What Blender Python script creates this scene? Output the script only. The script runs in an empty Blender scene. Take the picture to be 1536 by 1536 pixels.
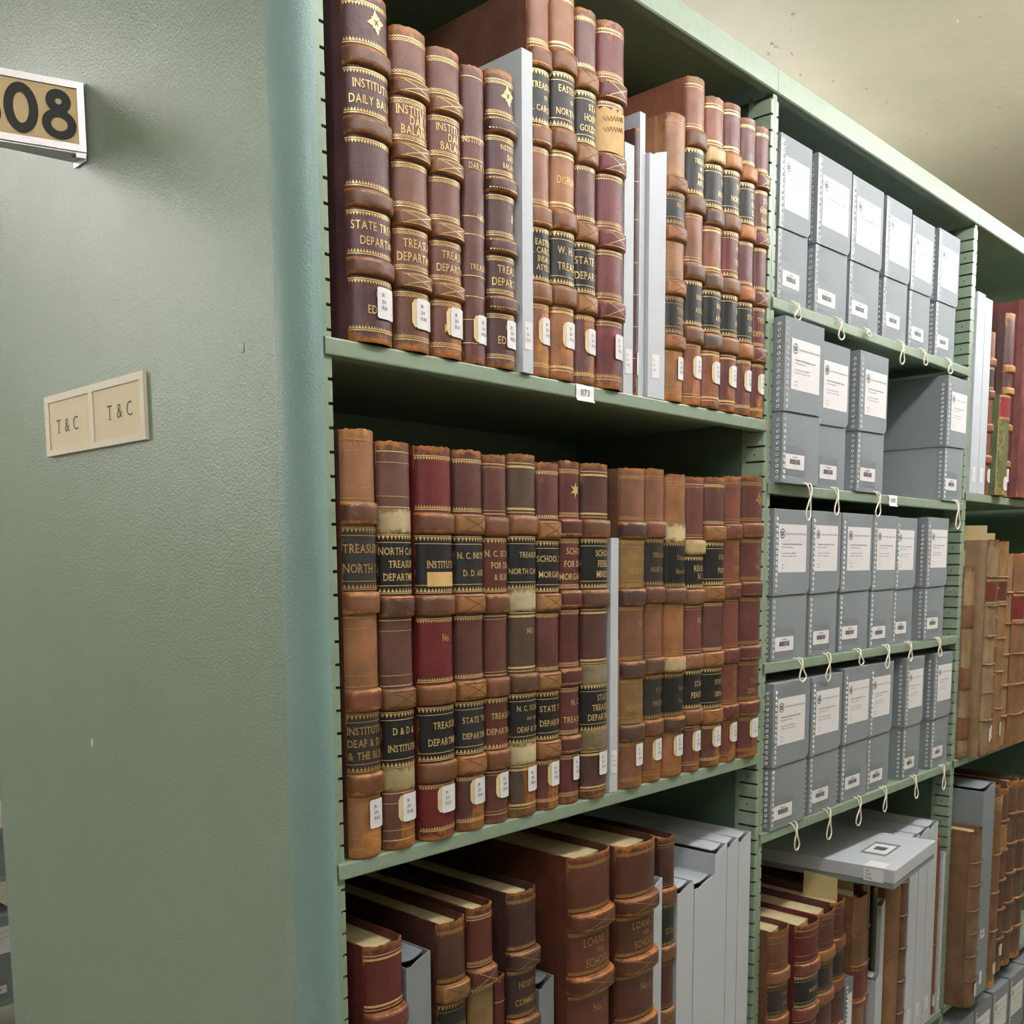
import bpy, math, random
from mathutils import Vector
R = math.radians
S = bpy.context.scene
COL = S.collection
rnd = random.Random(7)

# ------------------------------------------------------------------ camera, world, light, exposure
cd = bpy.data.cameras.new('camera')
cam = bpy.data.objects.new('camera', cd); COL.objects.link(cam)
cd.sensor_fit = 'HORIZONTAL'; cd.sensor_width = 36.0
cd.lens = 1538 / 1536 * 36.0
cd.shift_y = 256 / 1536
cd.clip_start = 0.02
yaw, pit, rol = R(46.5485), R(-6.6001), R(-0.3273)
fw = Vector((math.sin(yaw) * math.cos(pit), math.cos(yaw) * math.cos(pit), math.sin(pit)))
rt = Vector((math.cos(yaw), -math.sin(yaw), 0)); up = rt.cross(fw)
rt2 = rt * math.cos(rol) + up * math.sin(rol); up2 = -rt * math.sin(rol) + up * math.cos(rol)
from mathutils import Matrix
M = Matrix((rt2, up2, -fw)).transposed().to_4x4(); M.translation = (-0.6795, -0.9071, 1.55)
cam.matrix_world = M
S.camera = cam
S.view_settings.view_transform = 'Standard'; S.view_settings.look = 'None'
S.view_settings.gamma = 1.0; S.view_settings.exposure = 0.27
S.view_settings.use_curve_mapping = False
wd = bpy.data.worlds.new('world'); S.world = wd; wd.use_nodes = True
wb = wd.node_tree.nodes['Background']; wb.inputs[0].default_value = (1.0, 0.98, 0.96, 1); wb.inputs[1].default_value = 0.14
# ceiling fluorescents, some added as fill: (x, y, length along x or y, axis, watts)
LAMPS = [(0.30, -0.62, 1.2, 'x', 22), (1.75, -0.62, 1.2, 'x', 38), (3.2, -0.62, 1.2, 'x', 36),
         (-0.55, 1.75, 1.2, 'y', 15), (-1.05, -1.15, 1.2, 'y', 34), (-2.8, 5.0, 1.2, 'y', 110), (-1.7, 3.2, 1.2, 'y', 46), (1.5, 1.55, 1.2, 'x', 8), (3.1, 1.50, 1.2, 'x', 34)]  # trailing entries are added: midway one brightens the panel, next-aisle pair the ceiling
LAMP_Z = 2.60; CEIL = 3.25

# ------------------------------------------------------------------ mesh helpers
def srgb(c):
    def f(v):
        v /= 255.0
        return v / 12.92 if v <= 0.04045 else ((v + 0.055) / 1.055) ** 2.4
    return (f(c[0]), f(c[1]), f(c[2]), 1)

class MB:
    def __init__(s): s.v = []; s.f = []; s.m = []; s.w = []
    def add(s, vs, fs, mat=0, wear=None):
        o = len(s.v); s.v += [tuple(p) for p in vs]
        s.w += (list(wear) if wear is not None else [0.0] * len(vs))
        for q in fs: s.f.append([i + o for i in q]); s.m.append(mat)
    def box(s, a, b, mat=0, wear=0.0):
        x0, y0, z0 = a; x1, y1, z1 = b
        s.add([(x0, y0, z0), (x1, y0, z0), (x1, y1, z0), (x0, y1, z0), (x0, y0, z1), (x1, y0, z1), (x1, y1, z1), (x0, y1, z1)],
              [(0, 3, 2, 1), (4, 5, 6, 7), (0, 1, 5, 4), (1, 2, 6, 5), (2, 3, 7, 6), (3, 0, 4, 7)], mat, [wear] * 8)
    def quad(s, ps, mat=0): s.add(ps, [tuple(range(len(ps)))], mat)
    def prism(s, prof, axis, a, b, mat=0):
        """closed 2-D profile swept along an axis: 'x' (y,z), 'z' (x,y), 'y' (x,z)"""
        def P(p, t): return {'x': (t, p[0], p[1]), 'z': (p[0], p[1], t), 'y': (p[0], t, p[1])}[axis]
        n = len(prof); vs = [P(p, a) for p in prof] + [P(p, b) for p in prof]
        fs = [(i, (i + 1) % n, n + (i + 1) % n, n + i) for i in range(n)] + [tuple(range(n))[::-1], tuple(range(n, 2 * n))]
        s.add(vs, fs, mat)
    def grid(s, rows, mat=0, wear=None, close=False):
        nr, nc = len(rows), len(rows[0]); vs = [p for r in rows for p in r]; fs = []
        for i in range(nr - 1):
            for j in range(nc - 1): fs.append((i * nc + j, i * nc + j + 1, (i + 1) * nc + j + 1, (i + 1) * nc + j))
            if close: fs.append((i * nc + nc - 1, i * nc, (i + 1) * nc, (i + 1) * nc + nc - 1))
        s.add(vs, fs, mat, [w for r in wear for w in r] if wear else None)
    def tube(s, pts, r, mat=0, n=6, closed=False):
        pts = [Vector(p) for p in pts]; rows = []
        N = len(pts)
        for i, p in enumerate(pts):
            a = pts[(i - 1) % N] if (closed or i > 0) else p; b = pts[(i + 1) % N] if (closed or i < N - 1) else p
            t = (b - a).normalized(); ref = Vector((0, 1, 0)) if abs(t.y) < .9 else Vector((1, 0, 0))
            u = t.cross(ref).normalized(); w = t.cross(u)
            rows.append([p + r * (math.cos(6.2832 * k / n) * u + math.sin(6.2832 * k / n) * w) for k in range(n)])
        if closed: rows.append(rows[0])
        s.grid(rows, mat, close=True)
        if not closed:
            o = len(s.v)
            s.add(rows[0], [tuple(range(n))], mat); s.add(rows[-1], [tuple(range(n))[::-1]], mat)
    def build(s, name, mats, parent=None, smooth=None, loc=None):
        me = bpy.data.meshes.new(name); me.from_pydata(s.v, [], s.f)
        if not isinstance(mats, (list, tuple)): mats = [mats]
        for m in mats: me.materials.append(m)
        me.polygons.foreach_set('material_index', s.m)
        if any(s.w):
            at = me.attributes.new('wear', 'FLOAT', 'POINT'); at.data.foreach_set('value', s.w)
        if smooth:
            me.polygons.foreach_set('use_smooth', [True] * len(me.polygons)); me.set_sharp_from_angle(angle=R(smooth))
        me.update()
        o = bpy.data.objects.new(name, me); COL.objects.link(o)
        if parent: o.parent = parent
        if loc: o.location = loc
        return o

def thing(name, label, cat, loc=(0, 0, 0), rz=0, group=None, rx=0, ry=0):
    o = bpy.data.objects.new(name, None); COL.objects.link(o); o.empty_display_size = .02
    o.location = loc; o.rotation_euler = (rx, ry, rz); o['label'] = label; o['category'] = cat
    if group: o['group'] = group
    return o
def tag(o, label, cat, group=None):
    o['label'] = label; o['category'] = cat
    if group: o['group'] = group
    return o
def struct(o): o['kind'] = 'structure'; return o

# ------------------------------------------------------------------ materials
MC = {}
def nodes(name):
    m = bpy.data.materials.new(name); m.use_nodes = True; nt = m.node_tree
    return m, nt, nt.nodes['Principled BSDF']
def N(nt, t, **kw):
    n = nt.nodes.new(t)
    for k, v in kw.items():
        if isinstance(k, str) and hasattr(n, k): setattr(n, k, v)
    return n
def coords(nt):
    """object coordinates shifted by a per-object random amount, so that copies differ"""
    tc = N(nt, 'ShaderNodeTexCoord'); oi = N(nt, 'ShaderNodeObjectInfo')
    ml = N(nt, 'ShaderNodeMath', operation='MULTIPLY'); ml.inputs[1].default_value = 37.0
    nt.links.new(oi.outputs['Random'], ml.inputs[0])
    ad = N(nt, 'ShaderNodeVectorMath', operation='ADD')
    nt.links.new(tc.outputs['Object'], ad.inputs[0]); nt.links.new(ml.outputs[0], ad.inputs[1])
    return ad.outputs[0]
def noise(nt, vec, scale, detail=4, rough=.6):
    n = N(nt, 'ShaderNodeTexNoise'); n.inputs['Scale'].default_value = scale; n.inputs['Detail'].default_value = detail
    n.inputs['Roughness'].default_value = rough; nt.links.new(vec, n.inputs['Vector']); return n.outputs['Fac']
def maprange(nt, x, a, b, c, d):
    n = N(nt, 'ShaderNodeMapRange'); n.inputs[1].default_value = a; n.inputs[2].default_value = b
    n.inputs[3].default_value = c; n.inputs[4].default_value = d; nt.links.new(x, n.inputs[0]); return n.outputs[0]
def mixc(nt, fac, a, b, blend='MIX'):
    n = N(nt, 'ShaderNodeMix', data_type='RGBA', blend_type=blend)
    for s, v in ((n.inputs[0], fac), (n.inputs[6], a), (n.inputs[7], b)):
        if isinstance(v, (tuple, float, int)): s.default_value = v
        else: nt.links.new(v, s)
    return n.outputs[2]
def bump(nt, b, h, strength, dist):
    n = N(nt, 'ShaderNodeBump'); n.inputs['Strength'].default_value = strength; n.inputs['Distance'].default_value = dist
    nt.links.new(h, n.inputs['Height']); nt.links.new(n.outputs[0], b.inputs['Normal'])

def leather(c, worn=(172, 108, 56), rough=.36, amount=.0):
    g_ = sum(c) / 3; c = tuple(int((v * .90 + g_ * .10) * .86) for v in c)
    key = ('L', tuple(c), worn, rough, amount)
    if key in MC: return MC[key]
    m, nt, b = nodes('leather'); v = coords(nt)
    n1 = noise(nt, v, 22, 5); n2 = noise(nt, v, 95, 4, .7); n3 = noise(nt, v, 900, 2)
    k = maprange(nt, n1, .3, .7, .66, 1.24)
    col = mixc(nt, 1.0, srgb(c), k, 'MULTIPLY')
    at = N(nt, 'ShaderNodeAttribute', attribute_name='wear')
    add = N(nt, 'ShaderNodeMath', operation='ADD'); nt.links.new(at.outputs['Fac'], add.inputs[0])
    half = maprange(nt, n2, 0, 1, amount + .17, 1.0 + amount + .17); nt.links.new(half, add.inputs[1])
    mask = maprange(nt, add.outputs[0], .92, 1.12, 0, 1)
    wc = mixc(nt, maprange(nt, n1, .35, .65, 0, 1), srgb(worn), srgb(tuple(int(x * .62) for x in worn)))
    col = mixc(nt, mask, col, wc)
    nt.links.new(col, b.inputs['Base Color'])
    nt.links.new(maprange(nt, n2, .3, .7, rough - .08, rough + .14), b.inputs['Roughness'])
    ad = N(nt, 'ShaderNodeMath', operation='ADD'); nt.links.new(n2, ad.inputs[0]); nt.links.new(n3, ad.inputs[1])
    bump(nt, b, ad.outputs[0], .35, .0012)
    MC[key] = m; return m
def plain(name, c, rough=.6, metal=0.0, var=.06, scale=60, bmp=0.0, bscale=300, spec=.5):
    key = ('P', name, tuple(c), rough)
    if key in MC: return MC[key]
    m, nt, b = nodes(name); v = coords(nt)
    k = maprange(nt, noise(nt, v, scale, 4), .3, .7, 1 - var, 1 + var)
    nt.links.new(mixc(nt, 1.0, srgb(c), k, 'MULTIPLY'), b.inputs['Base Color'])
    b.inputs['Roughness'].default_value = rough; b.inputs['Metallic'].default_value = metal
    b.inputs['Specular IOR Level'].default_value = spec
    if bmp: bump(nt, b, noise(nt, v, bscale, 3), bmp, .001)
    MC[key] = m; return m

STEEL = plain('green_steel', (131, 148, 129), .38, bmp=.12, bscale=160)
STEEL_DK = plain('shaded_green_steel', (96, 118, 100), .45, bmp=.1, bscale=160)  # same steel, darkened so the bay interior's shade is in the colour
PANEL = plain('panel_enamel', (136, 156, 144), .26, var=.03, scale=6, bmp=.85, bscale=340)
TRIM = plain('cool_lit_edge_enamel', (128, 156, 154), .32, var=.03, scale=8, bmp=.7, bscale=340)  # teal edge paint, with the cooler light on the curve mixed into it
GOLD = plain('gilt', (214, 184, 130), .36, metal=.35, var=.3, scale=500)
DIMGOLD = plain('worn_gilt', (166, 132, 78), .5, metal=.2, var=.3, scale=500)
INK = plain('ink', (24, 24, 26), .6)
GREYINK = plain('grey_ink', (58, 56, 62), .7)
WHITE = plain('white_paper', (222, 219, 222), .45, var=.02)
CREAM = plain('cream_paper', (214, 196, 152), .6, var=.1)
PAGES = plain('page_edges', (188, 172, 132), .8, var=.2, scale=40)
GREY = plain('grey_board', (126, 133, 139), .62, var=.07, scale=420)
GREYL = plain('light_grey_board', (184, 189, 197), .55, var=.04, scale=420)
GREY_SHADE = plain('grey_board_shade', (70, 72, 76), .8)  # board colour darkened to hold the shade of the open case top
RIVET = plain('metal_edge', (132, 138, 143), .42, metal=.1, var=.05)
RING = plain('rivet_ring', (212, 214, 218), .3, metal=.4)
TAPE = plain('clear_tape', (116, 123, 129), .48, var=.05)
CORD = plain('white_cord', (236, 230, 212), .8)
ALU = plain('aluminium', (206, 202, 206), .35, metal=.6, var=.04)
CARD = plain('sign_card', (216, 190, 142), .6, var=.02)
CARD2 = plain('ivory_card', (236, 220, 188), .6, var=.02)
SLIP = plain('buff_paper', (204, 184, 138), .7, var=.04)
THREAD = plain('thread', (226, 200, 160), .7)

# ------------------------------------------------------------------ lettering
GL = {}
def glyph(ch, bold):
    if (ch, bold) in GL: return GL[(ch, bold)]
    cu = bpy.data.curves.new('g', 'FONT'); cu.body = ch; cu.size = 1.0; cu.resolution_u = 3 if bold < .03 else 8; cu.offset = bold
    o = bpy.data.objects.new('g', cu); me = o.to_mesh()
    vs = [(v.co.x, v.co.y) for v in me.vertices]; fs = [tuple(p.vertices) for p in me.polygons]
    o.to_mesh_clear(); bpy.data.objects.remove(o); bpy.data.curves.remove(cu)
    if vs:
        x0 = min(v[0] for v in vs); x1 = max(v[0] for v in vs)
        vs = [(x - x0, y) for x, y in vs]; w = x1 - x0
    else: w = .22
    GL[(ch, bold)] = (vs, fs, w); return GL[(ch, bold)]
SERIF = {'T': [(.5, 0)], 'I': [(.5, 0), (.5, 1)], 'N': [(.06, 0), (.94, 1), (.06, 1)], 'H': [(.08, 0), (.92, 0), (.08, 1), (.92, 1)],
         'R': [(.1, 0), (.1, 1)], 'P': [(.1, 0), (.1, 1)], 'F': [(.1, 0), (.1, 1)], 'E': [(.06, 0), (.06, 1)], 'D': [(.1, 0), (.1, 1)],
         'B': [(.1, 0), (.1, 1)], 'L': [(.1, 1)], 'M': [(.06, 0), (.94, 0), (.06, 1), (.94, 1)], 'A': [(.08, 0), (.92, 0)],
         'U': [(.08, 1), (.92, 1)], 'Y': [(.5, 0), (.06, 1), (.94, 1)]}
def layout(text, h, sx=1.0, gap=.10, bold=0.0, serif=False):
    """glyph polygons as (list of (verts2d, faces)), total width; h = cap height"""
    k = h / .73; x = 0; out = []
    for ch in text:
        vs, fs, w = glyph(ch, bold)
        if vs:
            out.append(([((vx + x) * k * sx, vy * k) for vx, vy in vs], fs))
            if serif and ch in SERIF:
                for fx, fy in SERIF[ch]:
                    cx = x + fx * w; zz = 0 if fy == 0 else .70
                    q = [(cx - .13, zz), (cx + .13, zz), (cx + .13, zz + .035), (cx - .13, zz + .035)]
                    out.append(([(a * k * sx, b * k) for a, b in q], [(0, 1, 2, 3)]))
        x += w + gap
    return out, (x - gap) * k * sx
def put_text(mb, text, fn, h, x0=None, cx=None, z0=0, sx=1.0, mat=0, gap=.10, bold=0.0, xmax=None, serif=False, fit=None):
    L, w = layout(text, h, sx, gap, bold, serif)
    f = 1.0
    if fit and w > fit: f = fit / w; w = fit
    if x0 is None: x0 = cx - w / 2
    for vs, fs in L:
        if xmax is not None and max(v[0] for v in vs) * f + x0 > xmax: continue
        mb.add([fn(v[0] * f + x0, v[1] + z0) for v in vs], fs, mat)

# ------------------------------------------------------------------ setting
def build_room():
    mb = MB(); mb.quad([(-4, -3, 0), (6, -3, 0), (6, 7, 0), (-4, 7, 0)]); struct(mb.build('floor', plain('concrete_floor', (150, 146, 138), .5, var=.08, scale=8)))
    m, nt, b = nodes('ceiling_paint'); v = coords(nt)
    k = maprange(nt, noise(nt, v, 3, 5), .3, .7, .95, 1.05)
    nt.links.new(mixc(nt, 1.0, srgb((222, 217, 192)), k, 'MULTIPLY'), b.inputs['Base Color']); b.inputs['Roughness'].default_value = .45
    bump(nt, b, noise(nt, v, 14, 6, .55), .35, .01)
    mb = MB(); mb.box((-4, -3, CEIL), (6, 7, CEIL + .08))
    c = struct(mb.build('ceiling', m))
    fl = MB()                                                       # curling flakes of paint
    for (x, y, r) in [(1.7407, -.0196, .016), (1.551, .3621, .02), (1.8857, .3009, .01), (1.7062, .386, .01), (2.0818, .2045, .009), (2.2357, .1012, .01),
                      (2.2606, .3005, .014), (2.5781, .3658, .012), (1.4468, .2646, .012), (1.7947, .344, .009), (1.56, .39, .014), (1.53, .36, .016),
                      (1.60, .35, .012), (1.50, .30, .008), (1.72, .02, .01), (2.5, .2, .01), (2.0, .30, .008), (1.62, .41, .01)]:
        a0 = rnd.random() * 6; q_ = (CEIL - 1.55) / 1.17; x = -.6795 + (x + .6795) * q_; y = -.9071 + (y + .9071) * q_
        for k_ in range(3):
            n = 6; p = [(x + r * rnd.uniform(-.8, .8) + r * rnd.uniform(.25, .6) * math.cos(a0 + i * 1.05), y + r * rnd.uniform(-.1, .1) + r * rnd.uniform(.1, .35) * math.sin(a0 + i * 1.05), CEIL - .0015 - (.008 if i < 3 else 0) * rnd.random()) for i in range(n)]
            fl.add(p, [tuple(range(n))[::-1]], 0)
    fl.build('paint_flakes', plain('flaking_paint', (232, 228, 206), .6), c)
    W = plain('wall_paint', (196, 192, 168), .6)
    for nm, a, bb in (('wall_back', (-4, 7, 0), (6, 7.1, CEIL)), ('wall_right', (6, -3, 0), (6.1, 7, CEIL)), ('wall_left', (-4.1, -3, 0), (-4, 7, CEIL)), ('wall_front', (-4, -3.1, 0), (6, -3, CEIL))):
        mb = MB(); mb.box(a, bb); struct(mb.build(nm, W))
build_room()

def lamp(x, y, ln, ax, watts, label):
    t = thing('ceiling_light', label, 'light', (x, y, LAMP_Z), 0 if ax == 'x' else R(90), 'fluorescent ceiling lights')
    h = MB(); h.prism([(-.030, .05), (-.030, .004), (.030, .004), (.030, .05)], 'x', -ln / 2 - .03, ln / 2 + .03)
    for e in (-1, 1): h.prism([(-.05, .03), (-.05, -.035), (.05, -.035), (.05, .03)], 'x', min(e * (ln / 2 + .001), e * (ln / 2 + .02)), max(e * (ln / 2 + .001), e * (ln / 2 + .02)))
    for e in (-.4, .4): h.tube([(e * ln, 0, .05), (e * ln, 0, CEIL - LAMP_Z)], .005, 0, 8)
    h.build('housing', plain('white_enamel', (232, 232, 228), .4), t)
    m, nt, b = nodes('lit_tube'); b.inputs['Emission Color'].default_value = (1, .978, .962, 1); b.inputs['Emission Strength'].default_value = watts / (math.pi * 2 * 6.2832 * .013 * ln)
    for s in (-.034, .034):
        tb = MB(); tb.tube([(-ln / 2, s, -.014), (ln / 2, s, -.014)], .013, 0, 12); tb.build('tube', m, t, 60)
for i, (x, y, ln, ax, w) in enumerate(LAMPS):
    lamp(x, y, ln, ax, w, ['fluorescent tube light over the near end of the aisle', 'fluorescent tube light over the grey boxes bay', 'fluorescent tube light far down the book aisle',
                           'fluorescent tube light in the cross aisle past the end panel', 'fluorescent tube light in the cross aisle behind the viewer', 'fluorescent tube light far away in the cross aisle', 'tube light added midway along the cross aisle to brighten the end panel', 'unseen tube light added over the next aisle to brighten the ceiling, nearer one', 'unseen tube light added over the next aisle to brighten the ceiling, farther one'][i])

# ------------------------------------------------------------------ shelving
SD = .42                                                            # shelf depth
UZ = {1: [(1.789, '1173'), (1.218, None), (.647, None)], 2: [(1.993, None), (1.686, '1178'), (1.375, None), (1.07, None), (.448, None)], 3: [(1.7106, None), (1.071, None), (.448, None), (.10, None)]}
UX = {1: (-.009, .914), 2: (.914, 1.828), 3: (1.828, 2.742)}
def upright(x, sgn, parent, zt=2.3125):
    """slotted steel angle post; sgn=+1 opens to the right (left post of a bay)"""
    mb = MB(); P = .0254; g = .0034
    def bx(xa, xb, ya, yb, za, zb): mb.box((min(x + sgn * xa, x + sgn * xb), ya, za), (max(x + sgn * xa, x + sgn * xb), yb, zb), 0)
    bx(.0004, .0062, 0, .0016, 0, zt)                               # solid half of the front flange
    z = .30
    bx(.0062, .0125, 0, .0016, 0, z - g); bx(.0110, .0125, .0016, .036, 0, z - g)
    while z < zt - .02:
        za, zb = z, min(z + P - g, zt)
        bx(.0062, .0115, 0, .0016, za, zb)
        # rounded corner and slotted return
        pr = [(.0115, 0), (.0123, .0004), (.0125, .0012), (.0125, .034), (.0110, .034), (.0110, .0016)]
        mb.prism([(x + sgn * a, b) for a, b in pr], 'z', za, zb)
        z += P
    bx(.0110, .0125, .034, .042, 0, zt)
    bx(.0004, .0020, .0016, .042, 0, zt)                            # inner web closes the slots
    holes = MB()
    for k in range(int((zt - .3) / .0508)):
        zz = .3 + k * .0508 + .0105
        n = 8; xx = x + sgn * .0126
        holes.add([(xx, .018 + .0016 * math.cos(6.283 * i / n), zz + .0016 * math.sin(6.283 * i / n)) for i in range(n)], [tuple(range(n)), tuple(range(n))[::-1]], 0)
    o = mb.build('upright', STEEL, parent, 40)
    holes.build('bolt_holes', INK, o)
    return o
def shelf(x0, x1, z, parent, tagtxt=None, tx=None):
    mb = MB()
    pr = [(SD, z), (-.002, z), (-.0035, z - .0006), (-.004, z - .002), (-.004, z - .0165), (-.0035, z - .018), (-.002, z - .0186), (.014, z - .0186), (.014, z - .017), (-.001, z - .017), (-.002, z - .015), (-.002, z - .0035), (-.001, z - .002), (SD, z - .002)]
    mb.prism(pr, 'x', x0 + .0015, x1 - .0155)
    o = mb.build('shelf', STEEL, parent)
    if tagtxt:
        t = MB(); a, w = tx, (.037 if tagtxt == '1173' else .040)
        rows = [[(a + w * i, y, z + dz) for i in (0, .5, 1)] for y, dz in ((.006, .0003), (-.003, .0003), (-.0048, -.0008), (-.0054, -.008), (-.0050, -.0175), (-.0075, -.022))]
        t.grid(rows, 0)
        put_text(t, tagtxt, lambda u, v: (a + u, -.0060, z + v), .0088, cx=w * .5, z0=-.0145, mat=1, bold=.004, gap=.17, sx=.95)
        t.build('shelf_number_tag', [WHITE, INK], o, 60)
    return o
def unit(k, label):
    x0, x1 = UX[k]; t = thing('shelving_unit', label, 'shelving', (0, 0, 0), 0, 'green steel shelving units')
    upright(x0, 1, t); upright(x1, -1, t)
    for x, s in ((x0, 1), (x1, -1)):
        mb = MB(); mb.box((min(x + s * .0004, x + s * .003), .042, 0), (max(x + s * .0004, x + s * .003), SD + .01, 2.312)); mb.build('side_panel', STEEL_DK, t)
    for z, tg in UZ[k]: shelf(x0, x1, z, t, tg, .4006 if tg == '1173' else 1.3986)
    mb = MB()                                                       # canopy with its deep front lip
    pr = [(SD + .01, 2.352), (-.003, 2.352), (-.005, 2.350), (-.005, 2.315), (-.003, 2.313), (.012, 2.313), (.012, 2.3155), (-.001, 2.3155), (-.001, 2.340), (SD + .01, 2.340)]
    mb.prism(pr, 'x', x0 + .0006, x1 - .0006); mb.build('canopy', STEEL, t)
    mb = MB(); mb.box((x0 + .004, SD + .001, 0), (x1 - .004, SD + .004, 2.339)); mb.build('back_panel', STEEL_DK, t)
    return t
unit(1, 'green steel bay of leather ledgers next to the end panel')
unit(2, 'green steel bay holding four rows of grey document boxes')
unit(3, 'green steel bay at right edge with vellum volumes and marbled book')

XP = -.035
def end_panel():
    t = thing('end_panel', 'wide green steel end panel of the shelving range with two signs', 'panel', (0, 0, 0))
    mb = MB(); mb.prism([(XP, .048), (XP, .900), (XP + .004, .918), (XP + .02, .926), (XP + .02, .048)], 'z', 0, 2.372)
    for (y, z, n) in ((.109, 1.7885, 2), (.5368, 1.2963, 2)):       # chipped paint
        for i in range(n): mb.add([(XP - .0006, y + .004 * i + dy, z + dz) for dy, dz in ((0, .007), (.003, .004), (.0025, -.003), (0, -.006), (-.0022, 0))], [(0, 1, 2, 3, 4)], 1)
    mb.build('panel_face', [PANEL, plain('bare_chip', (190, 200, 180), .6)], t, 30)
    tr = MB(); pts = []
    for i in range(13):
        a = R(90) * i / 12
        pts.append((XP + .0245 * (1 - math.cos(a)), .048 - .052 * math.sin(a)))
    pts += [(XP + .0248, .0), (XP + .0248, .048)]
    tr.prism([(p[0], p[1]) for p in pts], 'z', 0, 2.372)
    tr.build('rounded_edge', TRIM, t, 40)
    return t
end_panel()

# signs on the end panel
def sign608():
    y, z0, z1 = .4604, 2.0851, 2.1706; h = z1 - z0; L = .235; ang = R(20)
    t = thing('range_number_sign', 'wedge sign with bold black 08 on tan card in aluminium frame', 'sign', (XP - .0015, y, z0))
    def F(u, v, d=0.0): # u from the panel outward along the face, v up, d proud of it
        return (-u * math.cos(ang) - d * math.sin(ang), u * math.sin(ang) - d * math.cos(ang), v)
    fr = MB(); fb = .0085
    def bar(u0, u1, v0, v1, d0=-.002, d1=.0025):
        c = [F(u0, v0, d0), F(u1, v0, d0), F(u1, v1, d0), F(u0, v1, d0), F(u0, v0, d1), F(u1, v0, d1), F(u1, v1, d1), F(u0, v1, d1)]
        fr.add(c, [(0, 1, 2, 3), (7, 6, 5, 4), (0, 4, 5, 1), (1, 5, 6, 2), (2, 6, 7, 3), (3, 7, 4, 0)], 0)
    bar(0, fb, 0, h); bar(L - fb, L, 0, h); bar(fb, L - fb, 0, fb); bar(fb, L - fb, h - fb, h)
    fr.build('frame', ALU, t)
    cdm = MB(); cdm.quad([F(fb, fb), F(L - fb, fb), F(L - fb, h - fb), F(fb, h - fb)])
    def ring(cu, cv, ro, so, ri, si, d=.0012):
        n = 32; A_ = [F(cu + ro * math.cos(i * 6.2832 / n), cv + so * math.sin(i * 6.2832 / n), d) for i in range(n)]; B_ = [F(cu + ri * math.cos(i * 6.2832 / n), cv + si * math.sin(i * 6.2832 / n), d) for i in range(n)]
        cdm.add(A_ + B_, [((i + 1) % n, i, n + i, n + (i + 1) % n) for i in range(n)], 1)
    zc = .0425
    ring(.0310, zc - .0125, .0205, .0185, .0098, .0085); ring(.0310, zc + .0155, .0150, .0145, .0040, .0040, .0014)      # 8
    ring(.0750, zc, .0200, .0305, .0090, .0185)                                                                         # 0
    ring(.1180, zc - .011, .0200, .0195, .0090, .0085)                                                                  # 6
    n = 14; aa = [(.1180 + .0200 - .002 + .004 * math.sin(k / n * 1.2) - .026 * (k / n) ** 1.6, zc - .011 + .0415 * k / n) for k in range(n + 1)]
    cdm.add([F(u, v, .0014) for u, v in aa] + [F(u - .0115, v - .002, .0014) for u, v in aa], [(k, k + 1, n + 2 + k, n + 1 + k) for k in range(n)], 1)
    cdm.build('number_card', [CARD, INK], t)
    br = MB(); A, B, Cc = (0, 0), (0, .038), F(L, 0)[:2]            # wedge bracket: underside and far face
    br.prism([A, Cc, B], 'z', -.002, 0); br.prism([B, Cc, (Cc[0], Cc[1] - .002), (B[0], B[1] - .002)], 'z', 0, h)
    br.prism([(0, .001), (0, .037), (-.0015, .037), (-.0015, .001)], 'z', -.010, h); br.prism([(-.001, .001), (-.012, .006), (-.012, .004), (-.001, 0)], 'z', -.007, 0)
    br.build('bracket', ALU, t)
    sc = MB(); sc.tube([(-.010, .016, -.003), (-.010, .016, -.0018)], .0025, 0, 10); sc.build('screw', plain('dark_screw', (120, 96, 80), .4), t)
sign608()
def sign_tc():
    y0, y1, z0, z1 = .3300, .6270, 1.7085, 1.7925; L = y1 - y0; h = z1 - z0
    t = thing('label_holder', 'ivory double label holder reading T&C twice on green end panel', 'sign', (XP, y1, z0))
    # local u runs from the far end (left in view) to the near end
    f = lambda u, v, d: (-d, -u, v)
    bk = MB()
    def bar(u0, u1, v0, v1, d0, d1, mat=0): bk.box((-d1, -u1, v0), (-d0, -u0, v1), mat)
    bar(0, L, 0, h, .0003, .0035); bar(0, L, h - .0095, h, .0035, .0055); bar(0, L, 0, .008, .0035, .0055); bar(0, .013, .008, h - .0095, .0035, .0055)
    bar(L - .010, L, .008, h - .0095, .0035, .0055); bar(.150 - .008, .150 + .004, .008, h - .0095, .0035, .0055)
    bk.build('holder', plain('ivory_plastic', (226, 214, 194), .45, var=.02), t)
    for a, b, c in ((.0135, .1415, .078), (.1545, L - .0105, .075)):
        cm = MB(); cm.quad([f(a, .0083, .0040), f(b, .0083, .0040), f(b, h - .0098, .0040), f(a, h - .0098, .0040)])
        o = .036 if a < .1 else .194
        put_text(cm, 'T & C', lambda u, v: f(u, v, .0044), .0200, x0=o, z0=.030 if a < .1 else .033, mat=1, sx=.95, gap=.14, bold=-.014, serif=True)
        cm.build('card', [CARD2, INK], t)
sign_tc()

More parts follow.
